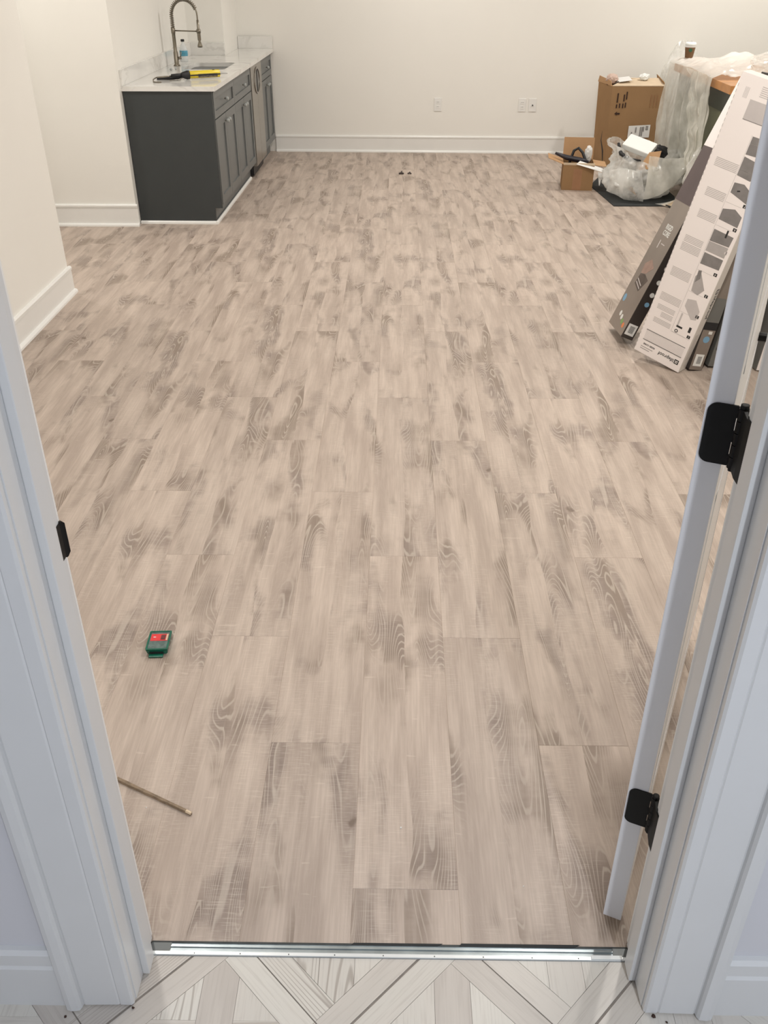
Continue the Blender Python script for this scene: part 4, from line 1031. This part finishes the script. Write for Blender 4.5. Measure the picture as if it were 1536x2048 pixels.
# contents
o = box('foam_tray', (-.115,-.075,-.022), (.115,.075,.022), M_FOAM, bev=.008); o.location = (1.875,7.395,.375); o.rotation_euler = (RC(24),RC(14),RC(-32))
tag(o, 'white foam block on top of the waste in the plastic bag', 'packaging')
o = crumple('crumpled_film', (1.945,7.57,.28), .07, M_FILM2, 'crumpled clear film behind the foam block in the bag', 'packaging', (1.1,.9,.8), seed=14)
bm = bmesh.new(); hexa(bm, [(1.84,7.22,.23),(1.98,7.20,.25),(2.02,7.28,.36),(1.93,7.28,.35),(1.84,7.224,.23),(1.98,7.204,.25),(2.02,7.284,.36),(1.93,7.284,.35)])
tag(done('cardboard_scrap', bm, M_CARD_L), 'torn tan cardboard scrap in the front of the plastic bag', 'scrap')
bm = bmesh.new(); hexa(bm, [(1.70,7.30,.16),(1.73,7.26,.12),(1.86,7.22,.045),(1.84,7.27,.09),(1.70,7.306,.16),(1.73,7.266,.12),(1.86,7.226,.045),(1.84,7.276,.09)])
tag(done('cardboard_strip', bm, M_CARD), 'brown cardboard strip low in the left of the plastic bag', 'scrap')
o = crumple('dark_packaging', (2.03,7.47,.24), .09, M_BLACKP, 'black wrapped bundle at the back right in the plastic bag', 'packaging', (1,.5,.75), seed=21)
o = crumple('dark_packaging', (1.90,7.32,.12), .065, mat('grey_wrap', (.10,.10,.10), rough=.5, var=.4, vscale=20), 'dark grey bundle low in the front of the plastic bag', 'packaging', (1.2,.7,.8), seed=31)
o = crumple('white_packing', (1.80,7.36,.06), .085, M_PAPER, 'white wadded paper low on the left in the plastic bag', 'packaging', (.8,.9,1.2), seed=41)
o = crumple('white_packing', (2.00,7.38,.03), .08, M_PAPER, 'white wadded paper low on the right in the plastic bag', 'packaging', (1.1,.7,1.), seed=47)
bm = bmesh.new(); tube(bm, [(1.715,7.42,.39),(1.725,7.34,.33),(1.78,7.26,.30),(1.86,7.235,.295)], [.012,.016,.016,.010], 8)
tag(done('dark_strap', bm, M_BLACKP, None, True), 'black strap curving along the left rim of the plastic bag', 'strap')
# scraps between bag and cartons
o = fold([(1.98,7.10,.010),(2.10,7.12,.012),(2.25,7.20,.03)], [(2.04,7.02,.008),(2.16,7.08,.06),(2.30,7.24,.14)], M_FILM2, 'film_scrap', amp=.006, bulge=0., nv=8); tag(o, 'loose strip of clear film trailing from the bag to the right', 'packaging')
bm = bmesh.new(); hexa(bm, [(2.02,7.06,.008),(2.10,6.96,.004),(2.17,6.97,.004),(2.12,7.10,.03),(2.02,7.06,.010),(2.10,6.96,.006),(2.17,6.97,.006),(2.12,7.10,.033)])
tag(done('foam_offcut', bm, M_CARD_E), 'cream foam offcut at the right corner of the black mat', 'offcut')
bm = bmesh.new(); tube(bm, [(2.05,7.035,.012),(2.10,6.95,.008),(2.145,6.885,.006)], [.006,.007,.004], 6)
tag(done('black_strip', bm, M_BLACKP), 'short black strip beside the cream foam offcut', 'strip')

# ---- workbench under a plastic sheet
BX0, BY0, BY1, BX1 = 2.255, 6.68, 8.14, 3.35; BZ = .885
t = empty('workbench', (0,0,0)); tag(t, 'olive steel workbench with an orange wood top, mostly under plastic', 'workbench')
box('wood_top', (BX0,BY0,BZ-.055), (BX1,BY1,BZ), M_BTOP, t, bev=.004)
box('cabinet_body', (BX0+.045,BY0+.05,.10), (BX1-.03,BY1-.03,BZ-.056), M_BENCH, t, bev=.003)
d = box('drawer', (BX0+.040,BY0+.03,BZ-.19), (BX1-.2,BY0+.049,BZ-.065), M_BENCHD, t, bev=.002)
box('drawer_slot', (BX0+.12,BY0+.0285,BZ-.17), (BX0+.128,BY0+.0297,BZ-.085), M_PK, d)
box('side_panel', (BX0+.034,BY0+.03,BZ-.19), (BX0+.0445,BY1-.1,BZ-.065), M_BENCHD, t)
for x,y in ((BX0+.06,BY0+.07),(BX0+.06,BY1-.12),(BX1-.12,BY0+.07),(BX1-.12,BY1-.12)): box('foot', (x,y,0), (x+.06,y+.06,.0995), M_BLACKP, t)
# lump of goods on the bench carrying the sheet
for i,(x,y,r,s) in enumerate(((2.62,7.80,.08,(1.5,1.2,.4)),(2.95,7.45,.09,(1.6,1.4,.45)))):
    crumple('wrapped_bundle', (x,y,BZ+.001), r, M_FOAM, ['white wrapped bundle under the sheet behind the coffee cup','white wrapped bundle under the sheet at the right of the bench'][i], 'bundle', s, seed=50+i, amp=.25, group='bundles on the workbench')
def bench_h(x, y):
    z = BZ+.012
    for cx,cy,h,sx,sy in ((2.66,7.80,.07,.18,.16),(2.95,7.45,.12,.24,.22),(2.62,7.35,.050,.15,.15),(2.36,7.5,.03,.10,.25)):
        z += h*math.exp(-((x-cx)/sx)**2-((y-cy)/sy)**2)
    return z
bm = bmesh.new(); NU, NV = 110, 130; G = []
Ys, Ye = 7.00, 8.18
for j in range(NV+1):
    v = j/NV; row = []
    for i in range(NU+1):
        u = i/NU; y = Ys+(Ye-Ys)*u
        top = .30; side = .70
        if v < top:
            s = v/top; x = 3.25-(3.25-BX0)*s; z = bench_h(x,y); fx = 0
        else:
            s = (v-top)/side; hem = .10+.30*max(0,math.sin(u*3.1+.2))**2*(1-u) + .05*math.sin(u*17); drop = (BZ-hem)
            z = bench_h(BX0,y)-.0-drop*s; z = max(z, .02)
            flare = .018+.05*math.sin(min(1,s*1.4)*math.pi*.5)*(.55+.45*math.sin(u*21+2*noise.noise(Vector((u*4,s,0)))))*(1-.35*s)+.02*math.exp(-((u-.62)/.30)**2)*math.sin(math.pi*min(1,s*1.05))
            x = BX0-flare
        q = Vector((x*5,y*5,z*3)); amp = .012 if v < top else .016
        dx = -abs(noise.noise(q)*amp) - abs(noise.noise(q*2.3))*amp*.8
        dz = abs(noise.noise(q+Vector((5,5,5))))*.05+abs(noise.noise(q*2.2))*.035+abs(noise.noise(q*5.))*.012 if v < top else 0
        row.append(bm.verts.new((x+(dx if v >= top else 0), y, z+dz)))
    G.append(row)
for j in range(NV):
    for i in range(NU): bm.faces.new([G[j][i],G[j][i+1],G[j+1][i+1],G[j+1][i]])
ps_ = done('plastic_sheet', bm, M_FILM, None, True); ps_.data.materials.append(M_FILMD)
for p in ps_.data.polygons: p.material_index = 1 if p.center.x > BX0-.01 else 0
tag(ps_, 'translucent plastic dust sheet draped over the left side of the workbench', 'plastic sheet')
# bunched hem of the sheet at the floor
o = crumple('bunched_plastic', (2.20,6.90,.0), .10, M_FILM2, 'bunched plastic at the foot of the dust sheet right of the bag', 'plastic sheet', (.85,.8,2.0), seed=77, sub=4)
# heap of plastic at the upper right behind the white carton
o = crumple('bunched_plastic', (2.66,6.93,BZ+.001), .12, M_FILM2, 'heap of plastic on the bench just above the white carton', 'plastic sheet', (1.9,1.1,.8), seed=83, sub=4)
o = crumple('wrapped_bundle', (2.54,8.93,0), .26, M_FILM2, 'tall plastic-wrapped bundle against the back wall behind the tall box', 'bundle', (.76,.55,1.94), seed=91, sub=4, amp=.2)
# dark green bag behind the tall box
crumple('refuse_sack', (2.37,8.36,0), .105, M_LIME, 'dark green refuse sack on the floor right of the tall box', 'bag', (.75,.7,.8), seed=61, amp=.3)

# coffee cup
CZ = bench_h(2.335,8.05)+.018
t = empty('coffee_cup', (2.335,8.05,CZ)); tag(t, 'paper coffee cup with white lid and brown sleeve on the dust sheet', 'cup')
bm = bmesh.new(); lathe(bm, [(.028,0),(.0285,.002),(.041,.108),(.041,.110)], 20); done('cup_body', bm, M_PAPER, t, True)
bm = bmesh.new(); lathe(bm, [(.0300,.012),(.0302,.013),(.0405,.092),(.0402,.093)], 20); done('sleeve', bm, M_CUP, t, True)
bm = bmesh.new(); n=10; a = [bm.verts.new((.0145*math.cos(2*math.pi*k/n)-.006,-.0405-.0005,.074+.013*math.sin(2*math.pi*k/n))) for k in range(n)]
f = bm.faces.new(a); r_ = bmesh.ops.extrude_face_region(bm, geom=[f])
for v in [e for e in r_['geom'] if isinstance(e,bmesh.types.BMVert)]: v.co.y += .006
done('green_print', bm, M_CUPG, t)
bm = bmesh.new(); lathe(bm, [(.0435,.1102),(.0440,.114),(.042,.119),(.039,.127),(.036,.128)], 20); done('lid', bm, M_FOAM, t, True)

# ================================================================ small things on the floor
# green plastic case: top outline follows the photograph's corners
t = empty('green_case', (-.668,1.905,0), RC(3)); tag(t, 'small green plastic case with a red label lying on the floor', 'case')
bm = bmesh.new(); hexa(bm, [(-.027,-.036,.0),(.027,-.036,.0),(.027,.038,.0),(-.027,.038,.0),(-.031,-.040,.019),(.031,-.040,.019),(.031,.040,.019),(-.031,.040,.019)])
bmesh.ops.bevel(bm, geom=list(bm.edges), offset=.002, segments=2, affect='EDGES'); done('case_body', bm, M_GREEN, t)
bm = bmesh.new(); r0 = rrect(-.031,-.040,.031,.040,.004,3); r1 = rrect(-.0265,-.0355,.0265,.0355,.003,3)
for a,b,zz in ((r0,r1,.0215),):
    A_ = [bm.verts.new((p[0],p[1],.0192)) for p in a]; B_ = [bm.verts.new((p[0],p[1],zz)) for p in a]; C2 = [bm.verts.new((p[0],p[1],zz)) for p in b]; D_ = [bm.verts.new((p[0],p[1],.0192)) for p in b]; n = len(a)
    for q0,q1 in ((A_,B_),(B_,C2),(C2,D_),(D_,A_)):
        for k in range(n): bm.faces.new([q0[k],q0[(k+1)%n],q1[(k+1)%n],q1[k]])
done('rim', bm, M_GREEN, t)
box('clear_lid', (-.0262,-.0352,.0193), (.0262,.0352,.0200), mat('smoky_lid', (.12,.17,.16), rough=.15, var=.3, vscale=80), t)
lb = box('label', (-.024,-.002,.0202), (.024,.027,.0206), M_RED, t)
box('label_print', (.004,.002,.0207), (.017,.023,.0209), mat('dark_maroon', (.12,.02,.02), rough=.5, var=.4, vscale=200), lb)
box('label_print', (.019,.000,.0207), (.0235,.026,.0209), M_CARD_E, lb)
box('label_print', (-.017,.012,.0207), (-.010,.015,.0209), M_PAPER, lb)
box('hinge_tab', (-.022,-.052,.001), (.018,-.0405,.006), M_GREEN, t, bev=.001)
box('front_slot', (-.020,-.0409,.006), (.018,-.0385,.012), M_BLACKP, t)
# splintered offcut
bm = bmesh.new(); P0, P1 = Vector((-.666,1.428,.005)), Vector((-.462,1.326,.005)); n = 14; d_ = (P1-P0).normalized(); s_ = Vector((-d_.y,d_.x,0))
rows = []
for k in range(n+1):
    p = P0.lerp(P1, k/n); wv = .0045*(1-.25*(k/n))+rnd.uniform(-.0007,.0007); zt = .004+rnd.uniform(-.0008,.0008)
    rows.append([bm.verts.new(p+s_*wv+Vector((0,0,-.0048))), bm.verts.new(p+s_*wv*.8+Vector((0,0,zt))), bm.verts.new(p-s_*wv*.8+Vector((0,0,zt-.001))), bm.verts.new(p-s_*wv+Vector((0,0,-.0048)))])
for a,b in zip(rows,rows[1:]):
    for k in range(4): bm.faces.new([a[k],a[(k+1)%4],b[(k+1)%4],b[k]])
bm.faces.new(rows[0][::-1]); bm.faces.new(rows[-1])
t = done('floor_offcut', bm, mat('offcut_brown', srgb(140,122,102), rough=.8, var=.3, vscale=70)); tag(t, 'thin splintered brown offcut on the floor by the left jamb', 'offcut')
for p, q in ((P0,.010),(P1,-.014)):
    bm = bmesh.new(); c = p+d_*q*.5; tube(bm, [p+Vector((0,0,.0005)), p+d_*q+Vector((0,0,.0015))], .0042, 6); done('broken_end', bm, M_CARD_E, t)
# two dark clips far back, crumbs
for i,(x,y,s) in enumerate(((.020,8.20,1.),(.092,8.20,.75))):
    bm = bmesh.new(); tube(bm, [(-.022*s,0,.008),(.0,.004,.012),(.022*s,-.002,.008)], [.006,.010*s,.006], 6); tube(bm, [(0,0,.010),(.004,.004,.030*s)], [.005,.004], 6)
    o = done('wire_connector', bm, mat('dark_brown_bit', (.05,.035,.03), rough=.6)); o.location = (x,y,-.0015)
    tag(o, ['larger dark connector bit on the floor near the back wall','smaller dark connector bit to the right of the other near the back wall'][i], 'debris', 'dark bits near the back wall')
for i,(x,y,r) in enumerate(((.0145,1.298,.0022),(-.57,1.345,.0016),(.272,1.155,.0013))):
    bm = bmesh.new(); bmesh.ops.create_icosphere(bm, subdivisions=1, radius=r)
    for v in bm.verts: v.co.z = max(v.co.z+r*.5, 0)
    o = done('plaster_crumb', bm, M_FOAM); o.location = (x,y,0)
    tag(o, ['white crumb in the middle of the floor near the threshold','white crumb just below the splintered offcut','tiny white crumb at the lower right of the floor'][i], 'debris', 'white crumbs on the planks')
